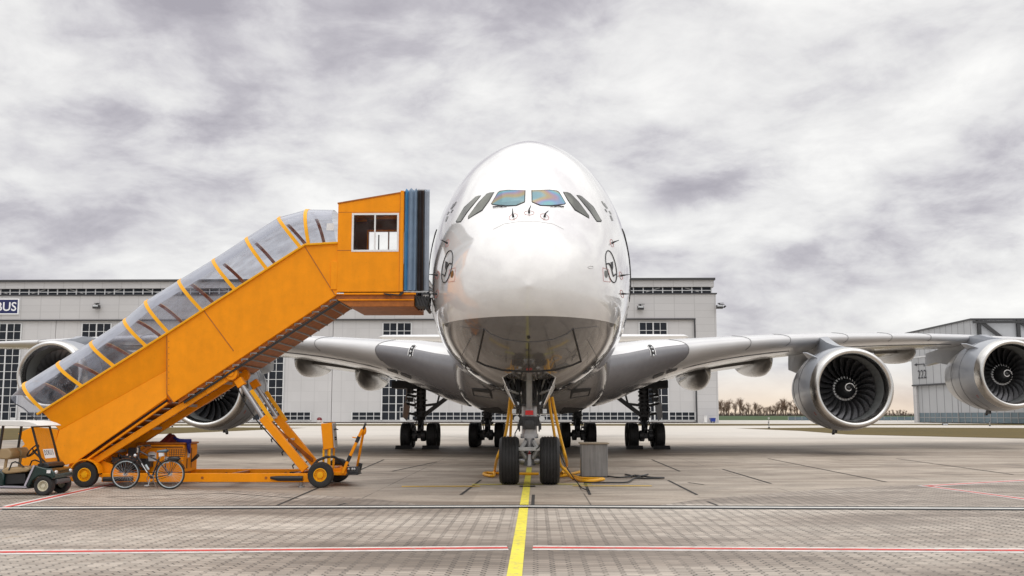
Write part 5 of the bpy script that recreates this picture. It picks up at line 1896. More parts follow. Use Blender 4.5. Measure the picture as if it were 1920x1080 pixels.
# ---------------- canopy
HO = [((80, 770), (62, 715)), ((152, 724), (122, 678)), ((213, 687), (183, 640)), ((274, 650), (245, 598)), ((315, 624), (284, 564)),
      ((378, 583), (345, 526)), ((440, 543), (408, 488)), ((500, 505), (469, 448)), ((563, 464), (528, 411)), ((578, 458), (583, 396))]
half = (SY1 - SY0) / 2 - .03
def arch(base, apex, grow_=0.0, n_=18):
    b = P(*base); t = P(*apex, SM)
    out = []
    for k in range(n_ + 1):
        a = PI * k / n_
        e = math.sin(a) ** .75 if 0 < k < n_ else 0
        cy = -math.copysign(abs(math.cos(a)) ** .85, math.cos(a))
        v = Vector((t[0] - b[0], 0, t[1] - b[1]))
        out.append(Vector((b[0], SM + cy * (half + grow_), b[1])) + v * e * (1 + grow_ / max(v.length, .01)))
    return out
arches = [arch(*h) for h in HO]
endb, enda = (632, 456), (632, 397)
for i, h in enumerate(HO):
    pts = arch(*h, .012)
    mb = MB()
    d_ = Vector((P(*h[0])[0] - P(*h[1])[0], 0, P(*h[0])[1] - P(*h[1])[1])).normalized()
    tdir = Vector((-d_.z, 0, d_.x))
    if tdir.x < 0: tdir = -tdir
    rows = []
    for p in pts:
        rad = (p - Vector((p.x, SM, pts[0].z))).normalized()
        rows.append([p - tdir * .045, p + tdir * .045, p + tdir * .045 - (p - Vector((pts[0].x, SM, pts[0].z))).normalized() * .035, p - tdir * .045 - (p - Vector((pts[0].x, SM, pts[0].z))).normalized() * .035])
    mb.loft(rows)
    # outer faces yellow; tint seen through the plastic painted brown on inner face
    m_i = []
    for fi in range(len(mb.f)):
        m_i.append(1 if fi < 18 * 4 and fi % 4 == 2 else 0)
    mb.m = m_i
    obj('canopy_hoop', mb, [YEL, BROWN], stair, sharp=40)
for i in range(len(HO)):
    a = arches[i]
    b = arches[i + 1] if i + 1 < len(HO) else arch(endb, enda)
    rows = []
    for k in range(6):
        u = .02 + .96 * k / 5
        rows.append([p.lerp(q, u) for p, q in zip(a, b)])
    obj('canopy_panel', MB().loft(rows, 0, False, False), PLASTIC, stair, fix=False, sharp=80)
# open visor at the foot
a = arches[0]
v = [p + Vector((-.36 * math.sin(PI * k / 18) - .02, 0, -.32 - .05 * math.sin(PI * k / 18))) for k, p in enumerate(a)]
obj('canopy_visor', MB().loft([a, [p.lerp(q, .5) for p, q in zip(a, v)], v], 0, False, False), PLASTIC, stair, fix=False, sharp=80)
mb = MB(); mb.tube([v[4] + Vector((0, 0, -.02)), v[2] + Vector((0, 0, .05)), v[0] + Vector((0, 0, -.05))], .012, 6)
obj('visor_edge', mb, BLACK, stair)
# square sticker in the top canopy bay
q = P(618, 421, SM)
obj('canopy_sticker', MB().prism([P(612, 418), P(625, 418), P(625, 431), P(611, 431)], SY0 + .055, SY0 + .06), IWHITE, stair)

# ---------------- cabin at the top
cx0, cx1 = P(633, 460)[0], P(757, 460)[0]
czb = P(700, 547)[1]
cl_, cr_ = P(636, 382.5)[1], P(756, 361)[1]
wx0, wx1 = P(662, 430)[0], P(746, 430)[0]
wz0, wz1 = P(700, 470)[1], P(700, 402)[1]
def roofz(x): return cl_ + (cr_ - cl_) * (x - cx0) / (cx1 - cx0)
for nm, Y0, Y1 in (('cabin', SY0 - .02, SY0 + .04), ('cabin_far_wall', SY1 - .04, SY1 + .02)):
    mb = MB()
    mb.prism([(cx0, czb), (wx0, czb), (wx0, roofz(wx0)), (cx0, roofz(cx0))], Y0, Y1)
    mb.prism([(wx1, czb), (cx1, czb), (cx1, roofz(cx1)), (wx1, roofz(wx1))], Y0, Y1)
    mb.prism([(wx0, czb), (wx1, czb), (wx1, wz0), (wx0, wz0)], Y0, Y1)
    mb.prism([(wx0, wz1), (wx1, wz1), (wx1, roofz(wx1)), (wx0, roofz(wx0))], Y0, Y1)
    o = obj(nm, mb, ORANGE, stair)
    if nm == 'cabin':
        cab = o
obj('cabin_roof', MB().prism([(cx0 - .02, roofz(cx0)), (cx1 + .02, roofz(cx1)), (cx1 + .02, roofz(cx1) + .03), (cx0 - .02, roofz(cx0) + .03)], SY0 - .04, SY1 + .04), ORANGD, cab)
obj('cabin_rear_wall', MB().box((cx0 + .001, SY0 + .05, P(700, 462)[1]), (cx0 + .05, SY0 + .55, cl_)).box((cx0 + .001, SY1 - .55, P(700, 462)[1]), (cx0 + .05, SY1 - .05, cl_)).box((cx0 + .001, SY0 + .55, P(700, 425)[1]), (cx0 + .05, SY1 - .55, cl_)), DARKIN, cab)
# window with white frame and centre bar
mb = MB()
for Y in (SY0 - .03, SY1 + .0):
    for a, b in (((wx0 - .03, Y, wz0 - .03), (wx1 + .03, Y + .03, wz0 + .02)), ((wx0 - .03, Y, wz1 - .02), (wx1 + .03, Y + .03, wz1 + .03)),
                 ((wx0 - .03, Y, wz0 + .02), (wx0 + .02, Y + .03, wz1 - .02)), ((wx1 - .02, Y, wz0 + .02), (wx1 + .03, Y + .03, wz1 - .02)),
                 (((wx0 + wx1) / 2 - .03, Y, wz0 + .02), ((wx0 + wx1) / 2 + .01, Y + .03, wz1 - .02))):
        mb.box(a, b)
cw = obj('cabin_window', mb, IWHITE, cab)
obj('window_pane', MB().add([(wx0, SY0 - .005, wz0), (wx1, SY0 - .005, wz0), (wx1, SY0 - .005, wz1), (wx0, SY0 - .005, wz1)], [(0, 1, 2, 3)]), PANEG, cab, fix=False)
# inside: dark lining round the far window, a gate post and a small vision panel
mb = MB()
mb.box((cx0 + .06, SY1 - .09, czb + .02), (wx0 - .035, SY1 - .045, roofz(cx0) - .02)); mb.box((wx1 + .035, SY1 - .09, czb + .02), (cx1 - .02, SY1 - .045, roofz(wx1) - .02))
mb.box((wx0 - .034, SY1 - .09, czb + .02), (wx1 + .034, SY1 - .045, wz0 - .035)); mb.box((wx0 - .034, SY1 - .09, wz1 + .035), (wx1 + .034, SY1 - .045, roofz(wx0) - .02))
obj('cabin_lining', mb, DARKIN, cab)
obj('cabin_floor', MB().box((cx0 + .06, SY0 + .05, czb + .005), (cx1 - .02, SY1 - .1, czb + .04)), TREAD, cab)
q0, q1 = P(709, 470, SY0 + .48)[0], P(711, 470, SY0 + .48)[0]
obj('gate_post', MB().box((q0, SY0 + .45, czb + .04), (q1, SY0 + .49, P(700, 441, SY0 + .5)[1])), BLACK, cab)
# panel joints on the cabin wall
mb = MB()
Y = SY0 - .024
z1_, z2_ = P(700, 469.5)[1], P(700, 398)[1]
mb.box((cx0, Y, z1_ - .008), (cx1 - .15, Y + .006, z1_ + .008)); mb.box((cx0, Y, z2_ - .005), (cx1, Y + .006, z2_ + .005))
xj = P(746.5, 430)[0]
mb.box((xj + .045, Y, czb), (xj + .06, Y + .006, roofz(xj)))
obj('cabin_seam', mb, ORANGD, cab)
# rear service box and front post
a, b = P(621, 490), P(632, 543)
obj('service_box', MB().box((a[0], SY0 - .03, b[1]), (b[0], SY0 + .5, a[1])), ORANGE, stair, bevel=.01)
obj('cabin_front_post', MB().box((P(751, 400)[0], SY0 - .045, czb), (P(757, 400)[0], SY0 - .021, P(757, 358)[1])), ORANGE, cab)
# platform under the cabin
px1_ = P(776, 560)[0]
pz0, pz1 = P(700, 574.5)[1], P(700, 548)[1]
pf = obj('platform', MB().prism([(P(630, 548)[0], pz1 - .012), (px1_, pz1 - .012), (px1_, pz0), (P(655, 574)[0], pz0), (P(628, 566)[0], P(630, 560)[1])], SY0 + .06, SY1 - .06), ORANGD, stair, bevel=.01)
mb = MB()
mb.box((P(628, 548)[0], SY0 - .01, pz1 - .06), (P(780, 548)[0], SY0 + .05, pz1 - .012))
mb.box((P(634, 560)[0], SY0 + .02, P(700, 562)[1] - .015), (px1_, SY0 + .058, P(700, 562)[1] + .015))
obj('platform_edge', mb, ORANGE, pf, bevel=.006)
obj('platform_plate', MB().box((P(632, 548)[0], SY0 - .018, pz1 - .04), (P(645, 548)[0], SY0 - .0105, pz1 - .014)), IWHITE, pf)
mb = MB()
for k in range(5):
    q = P(779 + k * 5, 0)
    x_ = P(778 + k * 5.2, 560)[0]
    mb.beam((x_, SY0 + .15, pz1 - .08), (x_ + .1, SY0 + .15, pz0 + .02), .04, .05); mb.beam((x_ - .1, SY0 + 1.0, pz1 - .08), (x_, SY0 + 1.0, pz0), .04, .05)
mb.box((P(777, 560)[0], SY0 + .2, pz0 + .03), (P(797, 560)[0], SY0 + 1.0, pz1 - .10))
obj('bumper_mechanism', mb, GEARD, stair)
mb = MB()
mb.tube([(P(800, 578)[0], SY0 + .08, P(800, 577)[1]), (P(798, 577)[0], SY0 + 1.1, P(800, 577)[1])], .05, 10)
mb.beam((P(798, 577)[0], SY0 + .1, P(798, 576)[1]), (P(806, 549)[0], SY0 + .1, P(806, 549)[1]), .05, .05)
mb.beam((P(796, 577)[0], SY0 + 1.1, P(798, 576)[1]), (P(799, 549)[0], SY0 + 1.1, P(806, 549)[1]), .05, .05)
obj('rubber_bumper', mb, BLACK, stair)
mb = MB()
q0, q1 = P(720, 551), P(750, 554)
mb.beam((q0[0], SY0 - .05, q0[1]), (q1[0], SY0 - .05, q1[1]), .03, .03); q2_ = P(735, 556); mb.beam((q0[0], SY0 - .05, q0[1]), (q2_[0], SY0 - .05, q2_[1]), .02, .02); mb.beam((q1[0], SY0 - .05, q1[1]), (P(756, 548)[0], SY0 - .05, P(756, 548)[1]), .05, .06)
obj('release_lever', mb, BLACK, stair)

# ---------------- bellows: folded hood round the door opening
prof = [(757.5, 0, 0), (761, .10, 0), (764.5, .01, 0), (770, .12, 1), (775, .02, 1), (779.5, .11, 1), (782.5, .01, 1)]
xp, k = 783.5, 0
while xp < 797.5:
    prof.append((xp, .09 if k % 2 == 0 else .01, (2, 2, 4, 2, 3, 2, 5)[k % 7])); xp += 1.1; k += 1
prof += [(798.5, .05, 3), (801, .06, 3), (805, .05, 3)]
zb_ = P(780, 545)[1]
rows, mi = [], []
for px, dep, mm in prof:
    x = P(px, 450)[0]
    y0 = SY0 + .03 - dep
    y1 = SY1 - .03 + dep - (.55 if px > 781 else .35 * max(0, (px - 765) / 16))
    zt_ = P(px, 357)[1] + dep * .5
    xf = x - .36 * (px - 757) / 48          # the far side is pushed back by the curve of the nose
    xm = (x + xf) / 2
    rows.append([Vector((x, y0, zb_)), Vector((x, y0, (zb_ + zt_) / 2)), Vector((x, y0, zt_ - .06)), Vector((x, y0 + .06, zt_)), Vector((xm, SM, zt_)), Vector((xf, y1 - .06, zt_)), Vector((xf, y1, zt_ - .06)), Vector((xf, y1, zb_))])
    mi.append(mm)
mb = MB().loft(rows, 0, False, False)
mb.m = [mi[min(f // 7 + 1, len(mi) - 1)] for f in range(len(mb.f))]
o = obj('bellows', mb, [BEL1, BEL2, BEL3, BEL4, mat('bellows brown', (.17, .10, .07), .7), mat('bellows maroon', (.10, .03, .03), .7)], stair, fix=False, sharp=20)
mb = MB()
for px in np.arange(770, 801, 2.6):
    x = P(px, 546)[0]
    mb.beam((x, SY0 + .0, zb_ - .01), (x + .02, SY0 + .0, zb_ - .06), .014, .014)
x0_, x1_ = P(757, 546)[0], P(803, 546)[0]
mb.box((x0_, SY0 - .01, zb_ - .035), (x1_, SY0 + .02, zb_ - .012))
obj('bellows_rail', mb, ALU, stair)

# ================================================================== GOLF CART
KY0, KY1 = 23.35, 24.40
KM = (KY0 + KY1) / 2
def K(px, py, Y=KY0):
    p = at(px, py, Y); return (p.x, p.z)
cart = thing('golf_cart', 'dark green golf cart with a cream roof and beige seat, cut by the left edge', 'golf cart', (K(20, 900)[0], KM, 0))
def kp(*pts): return [K(*p) for p in pts]
cowl = [(50, 890), (62, 872), (72, 875), (84, 878), (94, 879), (99, 885), (101, 892), (99, 898), (95, 900), (92, 896), (82, 892), (70, 893), (58, 902), (52, 914), (44, 912)]
body = obj('front_cowl', MB().prism(kp(*cowl), KY0 + .04, KY1 - .04), GREEN, cart, bevel=.03)
obj('rear_body', MB().prism(kp((-90, 884), (2, 884), (6, 890), (4, 912), (-50, 912), (-56, 900), (-72, 893), (-90, 898)), KY0 + .03, KY1 - .03), GREEN, cart, bevel=.03)
obj('floor_pan', MB().prism(kp((0, 910), (48, 912), (50, 917), (-52, 916)), KY0 + .04, KY1 - .04), GREYP, cart, bevel=.01)
mb = MB()
for Y in (KY0 + .01, KY1 - .03):
    mb.prism(kp((-50, 910.5), (49, 912.5), (49, 914.5), (-50, 913)), Y, Y + .02)
    mb.prism(kp((44, 911), (62, 872), (64.5, 873.5), (47, 912)), Y, Y + .02)
obj('sill_trim', mb, mat('trim lilac grey', (.45, .42, .48), .35), cart)
obj('seat_base', MB().prism(kp((2, 888), (42, 888), (44, 908), (4, 910)), KY0 + .12, KY1 - .12), BLACK, cart, bevel=.02)
obj('seat', MB().prism(kp((0, 882), (8, 877), (48, 876), (53, 880), (48, 885), (10, 889), (0, 888)), KY0 + .06, KY1 - .06), BEIGE, cart, bevel=.03)
obj('seat_back', MB().prism(kp((-6, 842), (12, 840.5), (18, 849), (17, 858), (10, 862), (-6, 861)), KY0 + .08, KM - .03), BEIGE, cart, bevel=.03)
obj('seat_back', MB().prism(kp((-6, 842), (12, 840.5), (18, 849), (17, 858), (10, 862), (-6, 861)), KM + .03, KY1 - .08), BEIGE, cart, bevel=.03)
for Y in (KY0 + .2, KY1 - .2):
    a, b = K(4, 860, KY0), K(0, 884, KY0)
    obj('seat_back_post', MB().beam((a[0], Y, a[1]), (b[0], Y, b[1]), .05, .05), BEIGE, cart)
for Y in (KY0 + .06, KY1 - .06):
    pts = kp((14, 882), (20, 868), (26, 866), (34, 869), (42, 876))
    obj('arm_rail', MB().tube([(p[0], Y, p[1]) for p in pts], .018, 8), BLACK, cart)
# roof, posts, windscreen
rf = kp((-110, 796), (-108, 789.5), (-60, 788.5), (40, 788.8), (54, 790), (66, 793.5), (75, 798.2), (66, 799.5), (50, 799.8), (20, 798.5), (-60, 798.5))
obj('roof', MB().prism(rf, KY0 - .03, KY1 + .03), CREAM, cart, bevel=.012)
def post(a, b, Y, w=.045):
    p, q = K(*a), K(*b)
    obj('roof_post', MB().beam((p[0], Y, p[1]), (q[0], Y, q[1]), w, w), BLACK, cart)
for Y in (KY0 + .10, KY1 - .10):
    post((56, 799), (75, 872), Y, .04)
    post((2, 798), (-8, 862), Y)
    post((-92, 798), (-92, 884), Y)
a, b = K(57, 800), K(75, 872)
ws = MB().add([(a[0] + .01, KY0 + .13, a[1]), (b[0] + .01, KY0 + .13, b[1]), (b[0] + .01, KY1 - .13, b[1]), (a[0] + .01, KY1 - .13, a[1])], [(0, 1, 2, 3)])
obj('windscreen', ws, CGLASS, cart, fix=False)
mb = MB()
for u in (.985, .0):
    c = Vector((a[0] + (b[0] - a[0]) * u, 0, a[1] + (b[1] - a[1]) * u))
    mb.beam((c.x, KY0 + .12, c.z), (c.x, KY1 - .12, c.z), .04, .04)
obj('windscreen_frame', mb, BLACK, cart)
# paper sign behind the windscreen
def wpt(u, Y): return Vector((a[0] + (b[0] - a[0]) * u + .03, Y, a[1] + (b[1] - a[1]) * u))
y0, y1 = KY0 + .26, KY1 - .26
mb = MB().add([wpt(.60, y0), wpt(.60, y1), wpt(.84, y1), wpt(.84, y0)], [(0, 1, 2, 3)])
ps = obj('paper_sign', mb, PAPER, cart, fix=False)
dn = (wpt(0, 0) - wpt(1, 0)).normalized()
nn = Vector((-dn.z, 0, dn.x))
if nn.x < 0: nn = -nn
mt = text_mesh('DOKU S', .17, (0, 1, 0), dn, wpt(.755, y0 + .02) + nn * .004)
wd = max(v.y for v in mt.v) - min(v.y for v in mt.v)
for v in mt.v:
    v.y = y0 + .02 + (v.y - y0 - .02) * (y1 - y0 - .10) / wd
obj('sign_lettering', mt, INK, ps, fix=False)
# steering wheel
c = K(49, 846); c = Vector((c[0], KY0 + .32, c[1]))
mb = MB()
ax = Vector((.80, 0, -.62)).normalized()
u1 = Vector((0, 1, 0)); u2 = ax.cross(u1)
mb.tube([c + (u1 * math.cos(t) + u2 * math.sin(t)) * .165 for t in np.linspace(0, 2 * PI, 24, endpoint=False)], .017, 8, closed=True)
for t in (.5, 2.6, 4.7):
    mb.tube([c + ax * .02, c + (u1 * math.cos(t) + u2 * math.sin(t)) * .16], .014, 6)
q = K(76, 872)
mb.tube([c, Vector((q[0], KY0 + .32, q[1]))], .024, 8)
obj('steering_wheel', mb, BLACK, cart)
obj('dashboard', MB().prism(kp((64, 871), (72, 868), (84, 869), (88, 876), (82, 879), (70, 877)), KY0 + .12, KY1 - .12), BLACK, cart, bevel=.02)
for Y in (KY0 + .16, KY1 - .16):
    q = K(97.5, 886)
    obj('headlight', MB().ball((q[0] + .02, Y, q[1]), .055, 0, 7, (.6, 1.3, .8)), LAMP, cart)
q = K(90, 884.5)
obj('side_marker', MB().box((q[0] - .04, KY0 + .015, q[1] - .035), (q[0] + .045, KY0 + .038, q[1] + .035)), IWHITE, cart)
obj('bumper', MB().prism(kp((90, 901), (100, 899), (102, 905), (98, 909), (88, 910)), KY0 + .2, KY1 - .2), GREYP, cart, bevel=.02)
def cart_wheel(px, Y, s):
    p = K(px, 915); r, w = .222, .20
    t = obj('wheel', MB().lathe([(r * .55, -w * .4), (r * .75, -w * .5), (r * .92, -w * .46), (r, -w * .26), (r, w * .26), (r * .92, w * .46), (r * .75, w * .5), (r * .55, w * .4)], (p[0], Y, r), 'Y', 40), RUB, cart, sharp=45)
    obj('rim', MB().lathe([(r * .56, s * w * .42), (r * .50, s * w * .44), (r * .40, s * w * .1), (r * .22, s * w * .14), (r * .2, s * w * .34), (.001, s * w * .36)], (p[0], Y, r), 'Y', 28), RIMW, t, sharp=40)
for px in (79, -66):
    cart_wheel(px, KY0 + .11, -1)
    cart_wheel(px, KY1 - .11, 1)

# ================================================================== BICYCLE
BY = 25.38
def Bk(px, py, dy=0.0):
    p = at(px, py, BY); return Vector((p.x, BY + dy, p.z))
bike = thing('bicycle', 'black trekking bicycle with a rear basket standing before the orange stair', 'bicycle', (Bk(277, 900).x, BY, 0))
hr = .372
fh, rh = Bk(235, 891), Bk(319, 891)
fh.z = rh.z = hr
bb, hb, ht, st_, sd_ = Bk(284, 897), Bk(258.5, 857), Bk(262, 844), Bk(299, 858), Bk(304, 849)
mb = MB()
for p, q, r in ((ht.lerp(hb, .15), st_ + Vector((-.02, 0, -.08)), .02), (hb, bb, .024), (bb, st_, .02), (hb + Vector((0, 0, -.02)), ht + Vector((.0, 0, .04)), .024)):
    mb.tube([p, q], r, 10)
for s in (-1, 1):
    o = Vector((0, s * .06, 0))
    mb.tube([bb + o * .6, rh + o], .012, 8); mb.tube([st_ + Vector((-.02, 0, -.08)) + o * .4, rh + o], .010, 8)
obj('frame', mb, FRAMEB, bike)
mb = MB()
for s in (-1, 1):
    o = Vector((0, s * .055, 0))
    mb.tube([hb + o, hb.lerp(fh, .5) + o, fh + o], [.018, .016, .012], 8)
mb.tube([hb + Vector((0, -.06, 0)), hb + Vector((0, .06, 0))], .02, 8)
obj('fork', mb, FRAMEB, bike)
for hc in (fh, rh):
    w_ = obj('wheel', MB().tube([hc + Vector((math.cos(t) * (hr - .021), 0, math.sin(t) * (hr - .021))) for t in np.linspace(0, 2 * PI, 56, endpoint=False)], .021, 8, closed=True), RUB, bike)
    obj('rim', MB().tube([hc + Vector((math.cos(t) * (hr - .050), 0, math.sin(t) * (hr - .050))) for t in np.linspace(0, 2 * PI, 56, endpoint=False)], .0135, 8, closed=True), RIMB, w_)
    mb = MB()
    for k in range(28):
        t = 2 * PI * k / 28
        mb.tube([hc + Vector((.02 * math.cos(t + 1.2), (-1) ** k * .025, .02 * math.sin(t + 1.2))), hc + Vector((math.cos(t) * (hr - .055), 0, math.sin(t) * (hr - .055)))], .0022, 3)
    obj('spokes', mb, STEEL, w_)
    obj('hub', MB().tube([hc + Vector((0, -.06, 0)), hc + Vector((0, .06, 0))], .035, 12), ALU, w_)
    t0, t1 = (R(40), R(150)) if hc is fh else (R(20), R(165))
    mg = MB()
    rows = []
    for t in np.linspace(t0, t1, 18):
        c_, s_ = math.cos(t), math.sin(t)
        rows.append([hc + Vector((c_ * (hr + .014), -.028, s_ * (hr + .014))), hc + Vector((c_ * (hr + .026), 0, s_ * (hr + .026))), hc + Vector((c_ * (hr + .014), .028, s_ * (hr + .014)))])
    mg.loft(rows, 0, False, False)
    obj('mudguard', mg, FRAMEB, bike, fix=False)
mb = MB().tube([ht + Vector((0, 0, .02)), ht + Vector((-.02, 0, .09))], .016, 8)
hbp = Bk(263, 836.5)
mb.tube([hbp + Vector((.10, -.30, .0)), hbp + Vector((.02, -.18, .01)), hbp, hbp + Vector((.02, .18, .01)), hbp + Vector((.10, .30, 0))], .014, 8)
hbar = obj('handlebar', mb, FRAMEB, bike)
mb = MB()
for s in (-1, 1):
    mb.tube([hbp + Vector((.04, s * .22, .01)), hbp + Vector((.14, s * .33, 0))], .019, 8)
    mb.tube([hbp + Vector((.0, s * .2, .0)), hbp + Vector((.06, s * .27, -.03))], .01, 6)
obj('grip', mb, BLACK, hbar)
obj('headlamp', MB().ball(hb + Vector((-.07, 0, .04)), .04, 0, 7, (1, .9, 1)), LAMP, bike)
mb = MB().tube([st_ + Vector((0, 0, -.03)), sd_ + Vector((.0, 0, -.02))], .014, 8)
obj('seat_post', mb, ALU, bike)
rows = []
for u, w, h in ((0, .02, .02), (.25, .035, .03), (.55, .06, .035), (.8, .10, .045), (1, .085, .03)):
    x = sd_.x - .13 + .27 * u
    rows.append([(x, BY + w * math.cos(t), sd_.z + .03 + h * math.sin(t) + .02 * u) for t in np.linspace(0, 2 * PI, 12, endpoint=False)])
obj('saddle', MB().loft(rows), mat('saddle blue grey', (.10, .17, .22), .45), bike, sharp=80)
obj('saddle_cover', MB().prism([(sd_.x - .07, sd_.z - .10), (sd_.x + .06, sd_.z - .08), (sd_.x + .05, sd_.z + .0), (sd_.x - .08, sd_.z + .0)], BY - .03, BY + .03), IWHITE, bike, bevel=.01)
rk0, rk1 = Bk(309, 866), Bk(342, 864)
mb = MB()
for s in (-.06, .06):
    mb.tube([rk0 + Vector((0, s, 0)), rk1 + Vector((0, s, 0))], .007, 6)
    mb.tube([rk1.lerp(rk0, .3) + Vector((0, s, 0)), rh + Vector((0, s, .0))], .006, 6); mb.tube([rk1.lerp(rk0, .6) + Vector((0, s, 0)), rh + Vector((0, s, .0))], .006, 6)
mb.tube([rk1 + Vector((0, -.06, 0)), rk1 + Vector((0, .06, 0))], .007, 6)
obj('carrier', mb, FRAMEB, bike)
mb = MB()
q = Bk(326, 860)
obj('bag', mb.ball(q, .10, 0, 8, (1.75, .9, .62)), FRAMEB, bike)
b0, b1 = Bk(317, 856), Bk(344, 842)
mb = MB()
for Y in (-.14, .14):
    for k in range(7):
        x = b0.x + (b1.x - b0.x) * k / 6
        mb.beam((x, BY + Y, b0.z), (x, BY + Y * 1.15, b1.z), .006, .006)
    for k in range(5):
        z = b0.z + (b1.z - b0.z) * k / 4
        mb.beam((b0.x, BY + Y, z), (b1.x, BY + Y, z), .007, .007)
for x in (b0.x, b1.x):
    for k in range(5):
        z = b0.z + (b1.z - b0.z) * k / 4
        mb.beam((x, BY - .14, z), (x, BY + .14, z), .007, .007)
for k in range(9):
    x = b0.x + (b1.x - b0.x) * k / 8
    mb.beam((x, BY - .14, b0.z), (x, BY + .14, b0.z), .006, .006)
obj('basket', mb, BLACK, bike)
mb = MB().lathe([(.09, -.012), (.095, 0), (.09, .012), (.08, .012), (.08, -.012)], bb + Vector((0, -.07, 0)), 'Y', 28)
mb.tube([bb + Vector((0, -.09, 0)), bb + Vector((-.04, -.10, -.16))], .012, 8); mb.tube([bb + Vector((0, .09, 0)), bb + Vector((.04, .10, .16))], .012, 8)
mb.box(tuple(bb + Vector((-.09, -.20, -.175))), tuple(bb + Vector((.01, -.11, -.15)))); mb.box(tuple(bb + Vector((-.01, .11, .15))), tuple(bb + Vector((.09, .20, .175))))
obj('crank', mb, ALU, bike)
mb = MB().tube([bb + Vector((0, -.07, .085)), rh + Vector((0, -.06, .04))], .006, 6).tube([bb + Vector((0, -.07, -.085)), rh + Vector((0, -.06, -.04))], .006, 6)
obj('chain', mb, BLACK, bike)
obj('frame_decal', MB().beam(hb.lerp(bb, .30) + Vector((0, -.0255, 0)), hb.lerp(bb, .72) + Vector((0, -.0255, 0)), .003, .018), MARK_HI, bike)
q = bb.lerp(hb, .35)
obj('water_bottle', MB().tube([q + Vector((.05, 0, .03)), q.lerp(hb, .35) + Vector((.05, 0, .03))], .03, 10), RIMB, bike)
obj('kickstand', MB().tube([bb + Vector((.02, .03, -.02)), Vector((bb.x + .10, BY + .16, .012))], .010, 8), ALU, bike)

# ================================================================== GROUND EQUIPMENT
c0, c1 = gnd(1090, 895), gnd(1140, 895)
t = thing('steel_cabinet', 'grey steel ground power cabinet with an overhanging lid beside the nose wheels', 'cabinet', ((c0.x + c1.x) / 2, c0.y + .4, 0))
zt_ = at(1100, 833, c0.y).z
obj('cabinet_body', MB().box((c0.x, c0.y, .02), (c1.x, c0.y + .8, zt_)), CABIN, t, bevel=.012)
obj('cabinet_lid', MB().box((c0.x - .045, c0.y - .05, zt_ + .001), (c1.x + .045, c0.y + .85, zt_ + .045)), mat('lid tan', (.40, .33, .24), .5), t, bevel=.01)
mb = MB()
mb.box((c0.x - .02, c0.y - .02, 0), (c1.x + .02, c0.y + .82, .019))
mb.box((c0.x - .012, c0.y - .012, .02), (c0.x + .004, c0.y + .01, zt_))
obj('cabinet_plinth', mb, GEARD, t)

def spline(pts, per=8):
    pts = [Vector(p) for p in pts]
    out = []
    for i in range(len(pts) - 1):
        p0, p1, p2, p3 = pts[max(i - 1, 0)], pts[i], pts[i + 1], pts[min(i + 2, len(pts) - 1)]
        for k in range(per):
            u = k / per
            out.append(.5 * ((2 * p1) + (p2 - p0) * u + (2 * p0 - 5 * p1 + 4 * p2 - p3) * u * u + (3 * p1 - p0 - 3 * p2 + p3) * u ** 3))
    out.append(pts[-1])
    return out
def hose(name, pts, r, m, label, cat):
    p = spline(pts)
    for q in p:
        q.z = max(q.z, r + .008)
    return tag(obj(name, MB().tube(p, r, 10), m, None, sharp=80), label, cat)
A_ = lambda px, py, Y=27.6: at(px, py, Y)
Gz = lambda px, py: gnd(px, py, .04)
hose('power_cable', [A_(957, 745, 28.6), A_(952, 790, 28.4), A_(945, 825, 28.2), A_(932, 860, 28.0), Gz(927, 885), Gz(925, 893), Gz(908, 890), Gz(912, 887), Gz(940, 888), Gz(985, 889), Gz(1010, 889)], .042, HOSE,
     'yellow power cable hanging left of the nose gear and looping on the concrete', 'cable')
hose('power_cable', [A_(961, 745, 28.6), A_(959, 780, 28.5), A_(957, 815, 28.4), A_(957, 850, 28.3), A_(958, 880, 28.3)], .038, HOSE,
     'yellow power cable falling straight behind the left nose wheel', 'cable')
hose('power_cable', [A_(1029, 745, 28.6), A_(1033, 775, 28.4), A_(1038, 805, 28.3), A_(1041, 830, 28.25), A_(1040, 870, 28.2)], .038, HOSE,
     'yellow power cable falling straight behind the right nose wheel', 'cable')
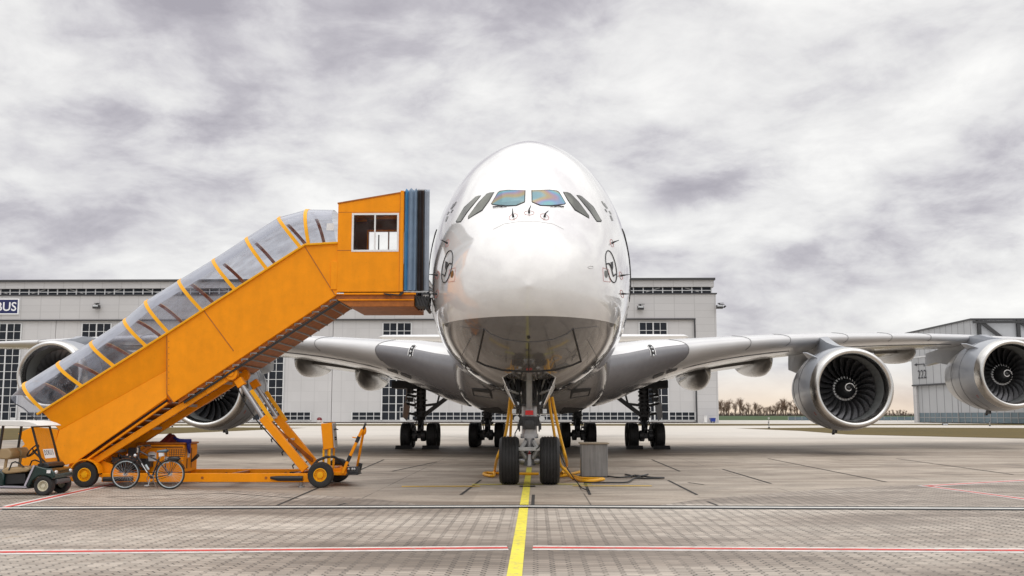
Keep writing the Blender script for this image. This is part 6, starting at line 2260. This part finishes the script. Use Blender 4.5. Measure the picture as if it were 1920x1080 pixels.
hose('power_cable', [A_(1035, 745, 28.6), A_(1043, 785, 28.4), A_(1052, 825, 28.2), A_(1061, 860, 28.0), Gz(1063, 873), A_(1055, 885, 28.6), Gz(1048, 890), Gz(1070, 889), Gz(1088, 885)], .042, HOSE,
     'yellow power cable bowing right of the nose gear toward the steel cabinet', 'cable')
hose('power_cable', [A_(1047, 852, 28.0), A_(1050, 870, 27.9), A_(1062, 884, 28.0), Gz(1075, 898), Gz(1092, 902), Gz(1112, 902), Gz(1132, 899)], .042, HOSE,
     'yellow power cable curling from the right nose wheel past the cabinet foot', 'cable')
hose('power_cable', [Gz(1046, 893), Gz(1070, 892), Gz(1090, 897), Gz(1115, 898), Gz(1131, 898)], .04, HOSE,
     'short yellow power cable lying flat against the cabinet foot', 'cable')
hose('thin_cable', [A_(1048, 840, 27.9), A_(1055, 862, 27.8), A_(1068, 885, 27.6), Gz(1085, 908), Gz(1092, 915), Gz(1104, 920)], .014, BLACK,
     'thin black cable trailing from the right nose wheel over the paving', 'cable')
hose('thin_cable', [Gz(1140, 893), Gz(1160, 895), Gz(1185, 893), Gz(1172, 889), Gz(1178, 891), Gz(1200, 893), Gz(1215, 889), Gz(1195, 894), Gz(1190, 891), Gz(1222, 895), Gz(1245, 896), Gz(1215, 897), Gz(1190, 897), Gz(1175, 904), Gz(1140, 905), Gz(1095, 905)], .022, BLACK,
     'tangled black cable lying on the concrete right of the steel cabinet', 'cable')
# wheel chocks at the main gear
for x, lb in ((-6.95, 'chock before the outer tyre of the left wing gear'), (-5.5, 'chock before the inner tyre of the left wing gear'), (5.5, 'chock before the inner tyre of the right wing gear'), (6.95, 'chock before the outer tyre of the right wing gear')):
    t = tag(obj('wheel_chock', MB().add([(x - .45, 55.0, 0), (x + .45, 55.0, 0), (x + .45, 55.36, 0), (x - .45, 55.36, 0), (x - .45, 55.26, .2), (x + .45, 55.26, .2)],
            [(0, 1, 2, 3), (0, 4, 5, 1), (2, 5, 4, 3), (0, 3, 4), (1, 5, 2)]), GEARD, None), 'low dark ' + lb, 'wheel chock')
